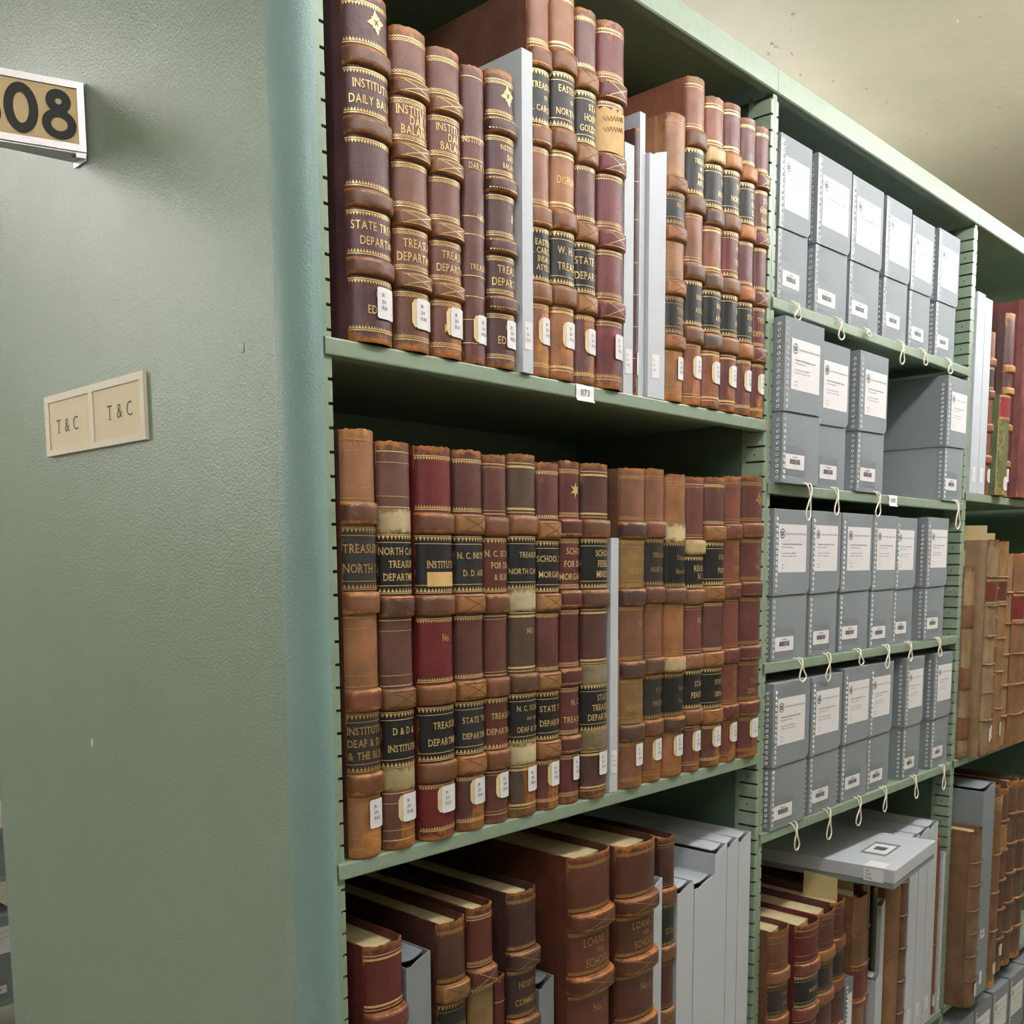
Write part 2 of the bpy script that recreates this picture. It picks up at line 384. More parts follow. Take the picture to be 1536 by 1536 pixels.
# ------------------------------------------------------------------ leather ledgers
def spine_map(a, b):
    n = 80; pts = []
    for i in range(n + 1):
        p = math.pi * (1 - i / n); x = a * math.cos(p); y = -b * math.sin(p)
        nx, ny = math.cos(p) / a, -math.sin(p) / b; l = math.hypot(nx, ny); pts.append((x, y, nx / l, ny / l))
    acc = [0]
    for i in range(n): acc.append(acc[-1] + math.hypot(pts[i + 1][0] - pts[i][0], pts[i + 1][1] - pts[i][1]))
    T = acc[-1]
    def f(s, off=0.0):
        d = min(max(s, 0), 1) * T; lo = 0
        import bisect
        i = min(max(bisect.bisect_right(acc, d) - 1, 0), n - 1); k = (d - acc[i]) / (acc[i + 1] - acc[i])
        q = [pts[i][j] + (pts[i + 1][j] - pts[i][j]) * k for j in range(4)]
        return q[0] + off * q[2], q[1] + off * q[3]
    return f, T
BLACK = (25, 26, 31); CREAMC = (210, 192, 148)
def book(label, x0, x1, zb, zt, col, y0=.006, depth=.33, bands=(.185, .38, .585, .78), bt=.052, bd=.0048, bcol=None, lab=None, T=None, rule='plain',
         orn=None, call=None, b=.62, patch=True, xb=False, group=None, name='ledger', board=None, wearamt=0.0, flatlines=(), torn=(), cs=.60, tsz=None,
         rz=0, ry=0, serif=True, slip=False, dim=False, sticker=False, oldlab=True, pc=(176, 112, 56), cat='book', callz=.12):
    w = x1 - x0 - .0008; h = zt - zb; a = w / 2 - .0006 - .12 * bd; bb = a * b
    t = thing(name, label, cat, ((x0 + x1) / 2, y0, zb), rz, group, 0, ry)
    f, TL = spine_map(a, bb); lab = lab or {}; T = T or {}
    LE = leather(col, pc, amount=wearamt); G = DIMGOLD if dim else GOLD
    P = lambda s, z, o=0.0: (lambda q: (q[0], q[1], z))(f(s, o))
    # --- boards, joints
    BL = leather(board or col, pc, rough=.5)
    mb = MB(); D = depth - y0
    for s in (-1, 1):
        xo, xi = s * w / 2, s * (w / 2 - .0036)
        prof = [(xo - s * .0022, .001), (xo - s * .0012, .004), (xo - s * .0018, .0085), (xo - s * .0002, .0125), (xo, .016), (xo, D), (xi, D), (xi, .016), (xo - s * .0034, .0085), (xo - s * .0036, .001)]
        mb.prism(prof if s > 0 else prof[::-1], 'z', 0.0005, h - .001)
    o = mb.build('cover', BL, t, 35)
    # --- pages
    mb = MB(); mb.prism([(-w / 2 + .0039, .013), (-w / 6, .0085), (w / 6, .0085), (w / 2 - .0039, .013), (w / 2 - .0039, D - .006), (-w / 2 + .0039, D - .006)], 'z', .003, h - .011)
    mb.build('text_block', PAGES, t)
    # --- spine
    mb = MB(); ns = 18; rows = []; wr = []
    zs = [0, .0015, .006] + [h * k / 12 for k in range(1, 12)] + [h - .007, h - .0016, h]
    pz = callz * h
    jag = [rnd.uniform(-.0022, .0006) for _ in range(ns + 1)]
    for i, z in enumerate(zs):
        r = []; q = []
        for j in range(ns + 1):
            s = j / ns; off = -.0012 if i in (0, len(zs) - 1) else 0.0
            zz = z + (jag[j] if i == len(zs) - 1 else (jag[j] * .4 + .0008 if i == len(zs) - 2 else 0))
            r.append(P(s, zz, off))
            wv = .54 if (i < 2 or i >= len(zs) - 2) else (.30 if i in (2, len(zs) - 3) else 0)
            if j in (0, ns): wv += .22
            if patch and z < pz + .045 and s > .36 + .1 * math.sin(i * 2.3 + w * 900): wv = max(wv, .41)
            q.append(wv)
        rows.append(r); wr.append(q)
    mb.grid(rows, 0, wr)
    inner = [[P(j / ns, z, -.0026) for j in range(ns + 1)] for z in (.002, h * .5, h - .003)]
    mb.grid([r[::-1] for r in inner], 0)
    for zi, k in ((0, 0), (-1, -1)):                                # headcaps close the shell
        mb.grid([rows[k], inner[k]] if k else [inner[0], rows[0]], 0, [[.4] * (ns + 1)] * 2)
    def strip(z0, z1, off=.0005, s0=.02, s1=.98, mat=1, n=14):
        mb.grid([[P(s0 + (s1 - s0) * j / n, z, off) for j in range(n + 1)] for z in (z0, z1)], mat)
    def saw(z, d, off=.0005, n=None, mat=1):                        # row of small gilt teeth
        n = n or max(8, int(TL / .0034))
        for j in range(n):
            s = .03 + .94 * j / n; ds = .94 / n
            if rule == 'dot' or rule == 'bead': mb.add([P(s, z, off), P(s + ds * .6, z, off), P(s + ds * .6, z + abs(d) * .6, off), P(s, z + abs(d) * .6, off)], [(0, 1, 2, 3)], mat)
            elif rule == 'chain':
                q = [P(s + ds * (.5 + .5 * math.cos(6.283 * k / 8)), z + d * .5 + d * .5 * math.sin(6.283 * k / 8), off) for k in range(8)]
                q2 = [P(s + ds * (.5 + .3 * math.cos(6.283 * k / 8)), z + d * .5 + d * .26 * math.sin(6.283 * k / 8), off) for k in range(8)]
                mb.add(q + q2, [(k, (k + 1) % 8, 8 + (k + 1) % 8, 8 + k) for k in range(8)], mat)
            else: mb.add([P(s, z, off), P(s + ds, z, off), P(s + ds * .5, z + d, off)], [(0, 1, 2) if d > 0 else (0, 2, 1)], mat)
    edges = [0.0]; btm = bt * h
    zb_ = [h * (1 - q) for q in bands]
    panels = []; top = h
    for z in zb_: panels.append((z + btm / 2, top)); top = z - btm / 2
    panels.append((0, top))
    for i, (p0, p1) in enumerate(panels):
        if bands and rule != 'none' and not (i in lab):
            lo = p0 + .0035 if i < len(panels) - 1 else .012; hi = p1 - .0035 if i else h - .012
            for z, d in ((lo, 1), (hi, -1)):
                strip(z - .0006, z + .0006)
                if rule == 'double': strip(z + d * .004 - .0003, z + d * .004 + .0003)
                elif rule in ('saw', 'dot', 'chain'): saw(z + d * .0014, d * .0036)
                elif rule == 'bead': saw(z + d * .0022, d * .0016); saw(z + d * .0055, d * .0016); strip(z + d * .0042 - .0004, z + d * .0042 + .0004)
                elif rule == 'wide': strip(z + d * .0045 - .0014, z + d * .0045 + .0014)
                else: strip(z + d * .012 - .0003, z + d * .012 + .0003)
    for q in flatlines: strip(h * (1 - q) - .0005, h * (1 - q) + .0005)
    def lines(m, idx, p0, p1, off, mat, xc=cs):
        L = T.get(idx)
        if not L: return
        n = len(L); H = p1 - p0; hh = tsz or min(.0098, H / (n * 1.75)); pitch = H / (n + .25)
        fnn = lambda u, v: P(u / TL, v, off)
        for i, tx in enumerate(L):
            if not tx: continue
            hh2 = hh * (.62 if tx in ('OF', 'OF THE', 'FOR', 'FOR THE', '&', 'MADE BY') else 1)
            zc = p1 - pitch * (i + .62)
            sx = .72; _, wd = layout(tx, hh2, sx, .12)
            xst = max(.05 * TL, xc * TL - wd / 2)
            put_text(m, tx, fnn, hh2, x0=xst, z0=zc - hh2 / 2, sx=sx, mat=mat, gap=.12, xmax=.96 * TL, serif=serif, bold=.008)
    for i, (p0, p1) in enumerate(panels):
        if i not in lab: lines(mb, i, p0 + .008, p1 - .008, .0006, 1)
    if orn:
        p0, p1 = panels[orn[1]]; zc = (p0 + p1) / 2 + orn[2] if len(orn) > 2 else (p0 + p1) / 2; r = .0105
        if orn[0] == 'diamond':
            for k in range(4):
                ang = k * math.pi / 2 + .2
                q = [(.1 * r, 0), (.55 * r, .32 * r), (1.15 * r, 0), (.55 * r, -.32 * r)]
                mb.add([P(.55 + (x_ * math.cos(ang) - z_ * math.sin(ang)) / TL, zc + x_ * math.sin(ang) + z_ * math.cos(ang), .0006) for x_, z_ in q], [(0, 1, 2, 3)], 1)
                ang += math.pi / 4; q = [(.25 * r, 0), (.5 * r, .14 * r), (.8 * r, 0), (.5 * r, -.14 * r)]
                mb.add([P(.55 + (x_ * math.cos(ang) - z_ * math.sin(ang)) / TL, zc + x_ * math.sin(ang) + z_ * math.cos(ang), .0006) for x_, z_ in q], [(0, 1, 2, 3)], 1)
        else:
            q = [((r if k % 2 == 0 else r * .42) * math.cos(k * math.pi / 6 + .5), (r if k % 2 == 0 else r * .42) * math.sin(k * math.pi / 6 + .5)) for k in range(12)]
            mb.add([P(.56 + x_ / TL, zc + z_, .0006) for x_, z_ in q] + [P(.56, zc, .0007)], [(k, (k + 1) % 12, 12) for k in range(12)], 1)
    mb.build('spine', [LE, G], t, 50)
    # --- raised bands
    bc = bcol or [tuple(int(c * 1.0) for c in col)] * len(bands)
    if not isinstance(bc, list): bc = [bc] * len(bands)
    for i, z in enumerate(zb_):
        m = MB(); n = 16; hb = btm / 2 * (1.0 if i not in torn else 1.15); d = bd if i not in torn else .0009
        prof = [(-hb, .0002), (-hb + .0006, d * .62), (-hb + .0022, d * .95), (-hb * .4, d), (hb * .4, d), (hb - .0022, d * .95), (hb - .0006, d * .62), (hb, .0002)]
        rws = []; wr = []
        for dz, dd in prof:
            r = []; q = []
            for j in range(n + 1):
                s = j / n; e = min(1, min(s, 1 - s) / .20); e = .02 + .98 * e * e * (3 - 2 * e)
                jz = rnd.uniform(-.0007, .0007) if i in torn else rnd.uniform(-.0002, .0002)
                r.append(P(s, z + dz + jz, .0003 + dd * e)); q.append(.40 if abs(dz) > hb - .003 else .10)
            rws.append(r); wr.append(q)
        m.grid(rws, 0, wr)
        if xb and i not in torn:
            for sg in (1, -1):
                m.grid([[P(.26 + .52 * k / 10, z + sg * (hb - .004) * (2 * k / 10 - 1) + dz, .0006 + d) for k in range(11)] for dz in (-.0004, .0004)], 1)
            for zz in (-hb + .003, hb - .003): m.grid([[P(.2 + .6 * k / 10, z + zz + dz, .0006 + d) for k in range(11)] for dz in (-.00035, .00035)], 1)
        elif rule == 'dot' or rule == 'chain':
            for zz in (-hb + .0035, hb - .0035):
                for k in range(16): m.add([P(.12 + .05 * k, z + zz, .0007 + d), P(.145 + .05 * k, z + zz, .0007 + d), P(.145 + .05 * k, z + zz + .0012, .0007 + d), P(.12 + .05 * k, z + zz + .0012, .0007 + d)], [(0, 1, 2, 3)], 1)
        c = bc[i]
        if i in torn: m.build('torn_band', [leather(CREAMC if c is None else c, (150, 120, 70), rough=.7)], t, 60)['label'] = 'torn band showing bare lining'
        else: m.build('raised_band', [leather(c, pc), G if xb == 'gilt' or rule in ('dot', 'chain') else leather((72, 46, 28))], t, 60)
    # --- leather title labels
    for i, c in lab.items():
        p0, p1 = panels[i]; q0, q1 = p0 + .0012, p1 - .0012; m = MB(); n = 16
        if i == len(panels) - 1: continue
        m.grid([[P(.012 + .976 * j / n, q0 + (q1 - q0) * k / 4, .0007) for j in range(n + 1)] for k in range(5)], 0, [[(.30 if j in (0, n) else .05)] * 1 [0:1] [0:1] and [(.30 if jj in (0, 1, n) else .0) for jj in range(n + 1)] for k in range(5)] if False else [[(.34 if jj in (0, n) else (.1 if jj in (1, n - 1) else 0)) for jj in range(n + 1)] for k in range(5)])
        def st(z0, z1): m.grid([[P(.02 + .96 * j / 14, z, .0011) for j in range(15)] for z in (z0, z1)], 1)
        for z, d in ((q0 + .0014, 1), (q1 - .0014, -1)):
            st(z - .0005, z + .0005)
            if rule in ('wide', 'saw', 'plain'):
                st(z + d * .009 - .0004, z + d * .009 + .0004)
            k_ = max(8, int(TL / .0046))
            for j in range(k_):
                s = .03 + .94 * j / k_; ds = .94 / k_; z2 = z + d * .0012; hh = d * .0048 if rule != 'bead' else d * .003
                m.add([P(s, z2, .0011), P(s + ds * .92, z2, .0011), P(s + ds * .46, z2 + hh, .0011)], [(0, 1, 2) if d > 0 else (0, 2, 1)], 1)
        lines(m, i, q0 + .011, q1 - .011, .0012, 1)
        m.build('title_label', [leather(c, pc, rough=.36), G], t, 50)
    if sticker:                                                      # small blank tan paper patch under the title
        p0, p1 = panels[1]; m = MB()
        m.grid([[P(.22 + .70 * k / 8, p0 + z, .0016) for k in range(9)] for z in (.010, .027)], 0); m.build('paper_patch', plain('tan_patch', (206, 170, 112), .6, var=.1), t, 60)
    if slip:                                                         # torn handwritten paper over the second panel
        p0, p1 = panels[1]; m = MB(); n = 12
        top = [p1 - .004 - .010 * abs(math.sin(k * 1.3)) for k in range(n + 1)]
        m.grid([[P(.02 + .93 * k / n, p0 + .002, .0012) for k in range(n + 1)], [P(.02 + .93 * k / n, (p0 + top[k]) / 2, .0014) for k in range(n + 1)], [P(.02 + .93 * k / n, top[k], .0012) for k in range(n + 1)]], 0)
        for r0 in (.62, .42):
            pts = [P(.15 + .02 * k, p0 + (p1 - p0) * r0 + .0035 * math.sin(k * 1.7) + .0008 * k * .3, .0018) for k in range(26)]
            m.tube(pts, .00035, 1, 4)
        m.build('paper_slip', [plain('tan_paper', (196, 160, 112), .7, var=.1), plain('brown_ink', (84, 56, 40), .7)], t, 60)
    # --- call number label
    if call:
        m = MB(); cz = callz * h; hw, hh = min(.0135, TL * .34), .0165; s0 = (.46 if not oldlab else .43); n = 8
        hw = min(hw, (.97 - s0) * TL / 2 + .004)
        def rr(x, z): return P(s0 + x / TL, cz + z, .0018)
        W_ = min(.027, (.985 - s0) * TL)
        if oldlab:
            m.grid([[P(s0 - .0055 / TL * (1 - .6 * (abs(z) > hh * .7)) + (W_ * .9 / TL) * k / n, cz + z * .92, .0012) for k in range(n + 1)] for z in (-hh, -hh * .65, hh * .65, hh)], 2)
        rws = []
        for z, ins in ((-hh, .0022), (-hh + .0007, .0008), (-hh + .0022, 0), (hh - .0022, 0), (hh - .0007, .0008), (hh, .0022)):
            rws.append([rr(ins + (W_ - 2 * ins) * k / n, z) for k in range(n + 1)])
        m.grid(rws, 0)
        for k, tx in enumerate(('SR.', '204', call)):
            put_text(m, tx, lambda u, v: P(s0 + u / TL, v, .0022), .0040, x0=.0055, z0=cz + .0065 - k * .0068, mat=1, sx=.75, xmax=W_ - .001)
        m.build('call_number_label', [WHITE, GREYINK, CREAM], t, 50)
    return t

PLUM = (98, 58, 62); MAR = (112, 56, 56); RED = (126, 36, 40); RBR = (132, 78, 60); BRN = (128, 80, 54); TAN = (178, 116, 72); OTAN = (184, 120, 70)
DBR = (92, 66, 54); TB = (176, 118, 62); DB = (104, 72, 54); MB_ = (146, 92, 62); OLV = (150, 116, 72); VEL = (168, 136, 98); CH = (100, 58, 52)

ZA = 1.7895; GA = 'leather ledgers on the shelf tagged 1173'
def A(*a, **k): k.setdefault('group', GA); return book(*a, **k)
lb = lambda c=BLACK: {1: c, 3: c}
A('maroon ledger lettered INSTITUTIONAL DAILY BALANCES with gilt diamond, touching the end panel', .0285, .0895, ZA, 2.146, PLUM, T={1: ['INSTITUTIONAL', 'DAILY BALANCES'], 3: ['STATE TREASURY', 'DEPARTMENT'], 4: ['MADE BY', 'EDWARDS', '']}, rule='saw', orn=('diamond', 0), call='19.017', bcol=(124, 80, 62), patch=False, cs=.62, serif=False, oldlab=False, tsz=.0092)
A('red-brown ledger lettered INSTITUTION DAILY BALANCES in three lines with frayed top', .0925, .1455, ZA, 2.133, RBR, T={1: ['INSTITUTION', 'DAILY', 'BALANCES'], 3: ['TREASURY', 'DEPARTMENT']}, rule='chain', bcol=(136, 86, 58), xb='gilt', call='19.018', cs=.58, patch=False, tsz=.0095)
A('brown ledger stamped MITCHELL at its foot, narrower INSTITUTION balances volume', .1470, .1975, ZA, 2.130, (124, 72, 58), T={1: ['INSTITUTION', 'DAILY', 'BALANCES'], 3: ['TREASURY', 'DEPARTMENT'], 4: ['', 'MITCHELL', '']}, rule='chain', bcol=(142, 88, 58), xb='gilt', call='19.019', cs=.64, serif=False, tsz=.009)
A('slim maroon ledger without raised bands, gilt lines and NO. on its spine', .1995, .2385, ZA, 2.128, (112, 62, 58), bands=(), flatlines=(.04, .24, .31, .50, .56, .70, .77, .85, .93), T={0: ['', '', 'INSTITUTIONAL', 'DAILY BAL', '', 'NO.', '', 'TREASURY', '', '', '']}, call='19.020', tsz=.0068, rule='none', cs=.6, patch=False)
A('dark plum ledger numbered 11 with chain-pattern gilding and small diamond', .2400, .2898, ZA, 2.136, (96, 56, 58), T={1: ['INSTITUTION', 'DAILY', 'BALANCES'], 2: ['11'], 3: ['TREASURY', 'DEPARTMENT'], 4: ['MADE BY', 'EDWARDS', '']}, rule='chain', orn=('diamond', 0), call='19.021', cs=.66, patch=False, oldlab=False, serif=False)
A('tall tan-brown ledger with black labels lettered N. CAROLINA INSANE ASYLUM', .3150, .3552, ZA, 2.262, (160, 100, 72), lab=lb(), T={1: ['TREASURER', 'OF', 'N. CAROLINA'], 3: ['EASTERN', 'N. CAROLINA', 'INSANE', 'ASYLUM']}, bcol=(138, 84, 54), call='19.023', rule='chain', pc=(206, 138, 62), board=(116, 72, 54), cs=.56, tsz=.0075)
A('tall orange-tan ledger lettered DISBURSE with broad gilt lines', .3558, .4040, ZA, 2.273, (176, 112, 70), lab=lb(), T={1: ['EASTERN H', 'OF', 'NORTH CAR'], 2: ['DISBURSEM'], 3: ['W. H. WO', 'TREAS. EX']}, bcol=(140, 86, 52), rule='wide', call='19.024', cs=.62, serif=False)
A('plum ledger with black labels lettered STATE HOSPITAL GOLDSBORO and tan bands', .4050, .4488, ZA, 2.264, (118, 72, 70), lab=lb(), T={1: ['STATE', 'HOSPITAL', 'GOLDSBORO'], 3: ['STATE TREAS', 'DEPARTMENT']}, bcol=TB, xb=True, rule='saw', call='19.025', cs=.66)
A('maroon ledger with a torn handwritten tan slip pasted on its spine', .4498, .5078, ZA, 2.265, (128, 56, 60), bcol=(122, 52, 56), xb='gilt', rule='bead', slip=True, call='19.026', patch=False, oldlab=False)
A('thin dark maroon book squeezed between two pale grey cases', .5338, .5455, ZA, 2.154, (98, 58, 58), bands=(), flatlines=(.2, .34, .5, .62, .74, .86), rule='none', call='19.028', patch=True, y0=.002, oldlab=False)
A('worn light-tan ledger with flaking black label lettered RECORDS', .6075, .6578, ZA, 2.196, (178, 122, 80), lab=lb((40, 40, 44)), T={1: ['RECORDS', ''], 3: ['TREAS', 'DEPT']}, bcol=(176, 108, 56), xb=True, call='19.031', wearamt=.06, dim=True, cs=.62, oldlab=False, bands=(.24, .41, .60, .79))
A('tall brown ledger lettered TREASURER OF THE INSANE ASYLUM behind the light-tan one', .6588, .7075, ZA, 2.262, (158, 94, 66), lab=lb(), T={1: ['TREASURER', 'OF THE', 'INSANE', 'ASYLUM'], 3: ['INSANE', 'ASYLUM']}, bcol=(120, 78, 56), call='19.032', rule='double', cs=.62, tsz=.007)
A('red-brown ledger with pale scraped first band and THE NORTH label', .7100, .7600, ZA, 2.250, (160, 94, 66), lab=lb(), T={1: ['THE', 'NORTH'], 3: ['INSANE', 'ASYLUM']}, bcol=[(226, 190, 136), (100, 72, 60), (106, 74, 58), (92, 72, 62)], call='19.033', rule='wide', cs=.68, tsz=.0075)
A('maroon ledger with tan bands and red W. H. label in mid spine', .7612, .8095, ZA, 2.256, (124, 62, 62), lab={1: BLACK, 2: (122, 44, 40), 3: BLACK}, T={1: ['TREAS', 'NORTH CAR'], 2: ['W. H.', 'TREAS'], 3: ['INS', 'ASY']}, bcol=[(192, 126, 60), (132, 88, 58), (134, 92, 62), (152, 100, 60)], call='19.034', rule='wide', cs=.70, tsz=.0078)
A('plum ledger lettered STATE BLIND DEAF, orange-tan bands, second from bay post', .8110, .8560, ZA, 2.249, (120, 68, 70), lab=lb(), T={1: ['STATE', 'BLIND', 'DEAF'], 3: ['STATE T', 'DEPAR']}, bcol=(192, 116, 56), rule='saw', call='19.035', cs=.70, tsz=.008)
A('maroon ledger lettered STATE HOSPITAL RALEIGH next to the bay post', .8572, .8985, ZA, 2.249, (120, 62, 60), T={1: ['STATE', 'HOSPITAL', 'RALEIGH'], 3: ['TREASURY', 'DEPARTMENT']}, xb='gilt', rule='saw', call='19.036', cs=.68, bcol=(118, 62, 56), tsz=.0085, serif=False)

# ------------------------------------------------------------------ pale grey book cases
def case(label, x0, x1, zb, zt, y0=0.0, depth=.34, call=None, group=None, fold=True, m=None, lab2=None, rz=0, ry=0):
    t = thing('slipcase', label, 'case', ((x0 + x1) / 2, y0, zb), rz, group, 0, ry); m = m or GREYL
    w = x1 - x0 - .001; h = zt - zb; D = depth - y0; a = w / 2; k = .0016
    mb = MB(); hf = h - (.012 if fold else 0)
    e4 = .004 if fold else 0
    mb.add([(-a, 0, 0), (a, 0, 0), (a, 0, h), (-a * .2, 0, hf + e4), (-a * .55, 0, hf), (-a, 0, hf)] + [(-a, k, 0), (a, k, 0), (a, k, h), (-a * .2, k, hf + e4), (-a * .55, k, hf), (-a, k, hf)],
           [(0, 1, 2, 3, 4, 5), (11, 10, 9, 8, 7, 6)] + [(i, (i + 6), (i + 1) % 6 + 6, (i + 1) % 6) for i in range(6)])
    mb.box((-a, k, 0), (-a + k, D, hf)); mb.box((a - k, k, 0), (a, D, h)); mb.box((-a + k, k, 0), (a - k, D, k)); mb.box((-a + k, D - k, k), (a - k, D, hf))
    mb.build('case_body', m, t)
    if fold:
        mb = MB(); n = 8
        rows = []
        for y, dz in ((.012, -.004), (.03, 0), (D * .5, 0), (D, 0)):
            rows.append([(a - k - (2 * a - k * 2) * i / n, y, h - .002 + dz * math.sin(i / n * 3.14) - .004 * i / n) for i in range(n + 1)])
        mb.grid(rows, 0); mb.grid([[(p[0], p[1], p[2] - .0014) for p in r][::-1] for r in rows], 0)
        mb.grid([rows[0], [(p[0], p[1], p[2] - .0014) for p in rows[0]]], 0)
        mb.build('folded_flap', m, t, 40)
        mb = MB(); mb.box((-a + k, .004, hf - .012), (a - k, D - k, hf - .011)); mb.build('gap_shade_sheet', GREY_SHADE, t)  # added dark sheet paints the shade in the gap under the flap
    if call:
        mb = MB(); lw = min(.018, w * .72); q = -.0005; xa = (-a * .1 - lw / 2) if w > .03 else -lw / 2 + .001; zc = .045
        mb.quad([(xa, q, zc - .017), (xa + lw, q, zc - .017), (xa + lw, q, zc + .017), (xa, q, zc + .017)])
        for i, tx in enumerate(('SR.', '204', call)): put_text(mb, tx, lambda u, v: (xa + u, -.0009, v), .0030, x0=.0025, z0=zc + .007 - i * .0068, mat=1, sx=.75, fit=lw - .004)
        mb.build('call_number_label', [WHITE, GREYINK], t)
    if lab2:
        mb = MB(); barcode(mb, lambda u, v: (-a * .5 + u, -.0006, .15 + v), .03, .022); mb.build('barcode_label', [WHITE, INK], t)
    return t
def barcode(mb, fn, w, h, dig='SR.204.19', base=0):
    r = .0018
    pts = []
    for cx, cz, a0 in ((w - r, r, -90), (w - r, h - r, 0), (r, h - r, 90), (r, r, 180)):
        for k in range(4): pts.append(fn(cx + r * math.cos(R(a0 + 30 * k)), cz + r * math.sin(R(a0 + 30 * k))))
    mb.add(pts, [tuple(range(len(pts)))], base)
    f2 = lambda u, v: tuple(fn(u, v)[i] + (-.0003 if i == 1 else 0) for i in range(3))
    rr = random.Random(3); x = w * .22
    while x < w * .76:
        b = rr.choice((.0004, .0004, .0008)); mb.add([f2(x, h * .34), f2(x + b, h * .34), f2(x + b, h * .68), f2(x, h * .68)], [(0, 1, 2, 3)], base + 1); x += b + rr.choice((.0004, .0007))
    put_text(mb, dig, f2, h * .115, cx=w * .5, z0=h * .76, mat=base + 1, bold=.02, fit=w * .55)
    put_text(mb, '2040190', f2, h * .06, cx=w * .5, z0=h * .20, mat=base + 1, fit=w * .3)

GC = 'pale grey book cases'
case('pale grey thin case between the plum 11 ledger and tall tan-brown ledger', .2912, .3115, ZA, 2.172, -.009, .33, '19.022', GC, fold=False)
case('narrow white-grey case right beside the maroon ledger with torn slip', .5098, .5325, ZA, 2.127, .0, .33, '19.027', GC, fold=False)
case('thin tallest pale grey case beside the squeezed dark maroon book', .5470, .5605, ZA, 2.178, .002, .33, None, GC, fold=False)
case('wider pale grey case standing left of the worn light-tan ledger', .5625, .6045, ZA, 2.138, -.004, .33, '19.030', GC)

ZB = 1.2185; GB = 'leather ledgers on the middle shelf of the first bay'
bB = (.190, .395, .622, .822)
def B(*a, **k): k.setdefault('group', GB); k.setdefault('bands', bB); k.setdefault('b', .58); k.setdefault('callz', .105); return book(*a, **k)
B('tan ledger lettered DEAF & DUMB & THE BLIND, first beside the end panel', .0125, .0605, ZB, 1.697, (172, 114, 74), lab=lb((48, 48, 48)), T={1: ['TREASURER', 'NORTH CAROLINA'], 3: ['INSTITUTION', 'DEAF & DUMB', '& THE BLIND']}, bcol=[(118, 70, 50), (150, 94, 66), (142, 80, 52), (136, 80, 50)], rule='plain', call='19.037', oldlab=False, pc=(196, 132, 66), board=(112, 66, 50), cs=.52, wearamt=.03, dim=True)
B('brown ledger with torn cream bands lettered NORTH CAROLINA TREASURY DEPARTMENT', .0620, .1120, ZB, 1.688, (116, 74, 62), lab=lb(), T={1: ['NORTH CAROLINA', 'TREASURY', 'DEPARTMENT'], 3: ['D & D & B', 'INSTITUTION']}, bcol=[(206, 184, 138), (112, 78, 60), (132, 92, 60), (188, 166, 114)], torn=(0, 3), xb=True, rule='plain', call='19.038', cs=.58, tsz=.0082)
B('deep red ledger with black INSTITUTION label and tan patch', .1180, .1760, ZB, 1.687, RED, lab=lb((26, 28, 36)), T={1: ['', 'INSTITUTION', ''], 2: ['No.', ''], 3: ['TREASURY', 'DEPARTMENT']}, bcol=[(128, 80, 54), (120, 74, 54), (142, 88, 54), (132, 82, 54)], rule='saw', call='19.039', patch=False, sticker=True, cs=.60, tsz=.0086)
B('maroon ledger with tan bands lettered N. C. INSTITUTE D. D. AND B', .1790, .2285, ZB, 1.687, (108, 60, 56), lab=lb((44, 44, 48)), T={1: ['N. C. INSTITUTE', 'D. D. AND B'], 3: ['STATE TREAS', 'DEPARTMENT']}, bcol=(176, 118, 66), xb=True, rule='saw', call='19.040', cs=.60, tsz=.0076)
B('slim maroon ledger lettered N. C. SCHOOL FOR DEAF & BLIND on red-brown label', .2293, .2725, ZB, 1.685, (112, 62, 56), lab=lb((104, 50, 42)), T={1: ['N. C. SCHOOL', 'FOR DEAF', '& BLIND'], 3: ['TREASURY', 'DEPARTMENT']}, bcol=[(126, 76, 56), (128, 76, 56), (138, 86, 60), (140, 84, 60)], rule='double', call='19.041', cs=.6, tsz=.0078, patch=False)
B('dark brown scuffed ledger with torn cream bands lettered DEAF & DUMB', .2738, .3262, ZB, 1.689, (92, 70, 60), lab=lb((28, 30, 36)), T={1: ['TREASURER', 'NORTH CAROLINA'], 2: ['NO. 1', ''], 3: ['N. C. SCHOOL', 'FOR THE', 'DEAF & DUMB']}, bcol=[(150, 98, 68), (218, 198, 158), (104, 74, 60), (222, 202, 158)], torn=(1, 3), rule='wide', call='19.042', wearamt=.05, cs=.60, tsz=.0074, oldlab=False, serif=False)
B('maroon ledger lettered SCHOOL FOR D MORGANTON on black label with tan bands', .3275, .3732, ZB, 1.682, (116, 62, 58), lab=lb(), T={1: ['SCHOOL FOR D', 'MORGANTON'], 3: ['STATE TREAS', 'DEPARTMENT']}, bcol=(178, 122, 70), xb=True, rule='saw', call='19.043', cs=.62, tsz=.0082)
B('maroon ledger with gilt star lettered SCHOOL FOR DEAF MORGANTON', .3745, .4165, ZB, 1.687, (112, 52, 52), T={1: ['SCHOOL', 'FOR DEAF', 'MORGANTON'], 3: ['N. C.', 'TREASURY']}, bcol=(108, 52, 50), rule='chain', orn=('star', 0), call='19.044', cs=.6, patch=False, oldlab=False, serif=False, tsz=.0088)
B('dark maroon ledger lettered SCHOOL FEEBLE MINDED with torn lower bands', .4200, .4772, ZB, 1.687, (98, 58, 54), lab=lb(), T={1: ['SCHOOL', 'FEEBLE', 'MINDED'], 3: ['STATE', 'TREASURY', 'DEPARTMENT']}, bcol=[(128, 82, 62), (112, 74, 58), (150, 132, 108), (142, 120, 92)], torn=(2, 3), rule='wide', call='19.045', cs=.6, patch=False, oldlab=False, tsz=.0088)
case('short pale grey case in the middle of the second ledger row', .4785, .4970, ZB, 1.586, -.004, .33, '19.046', GC, fold=False)
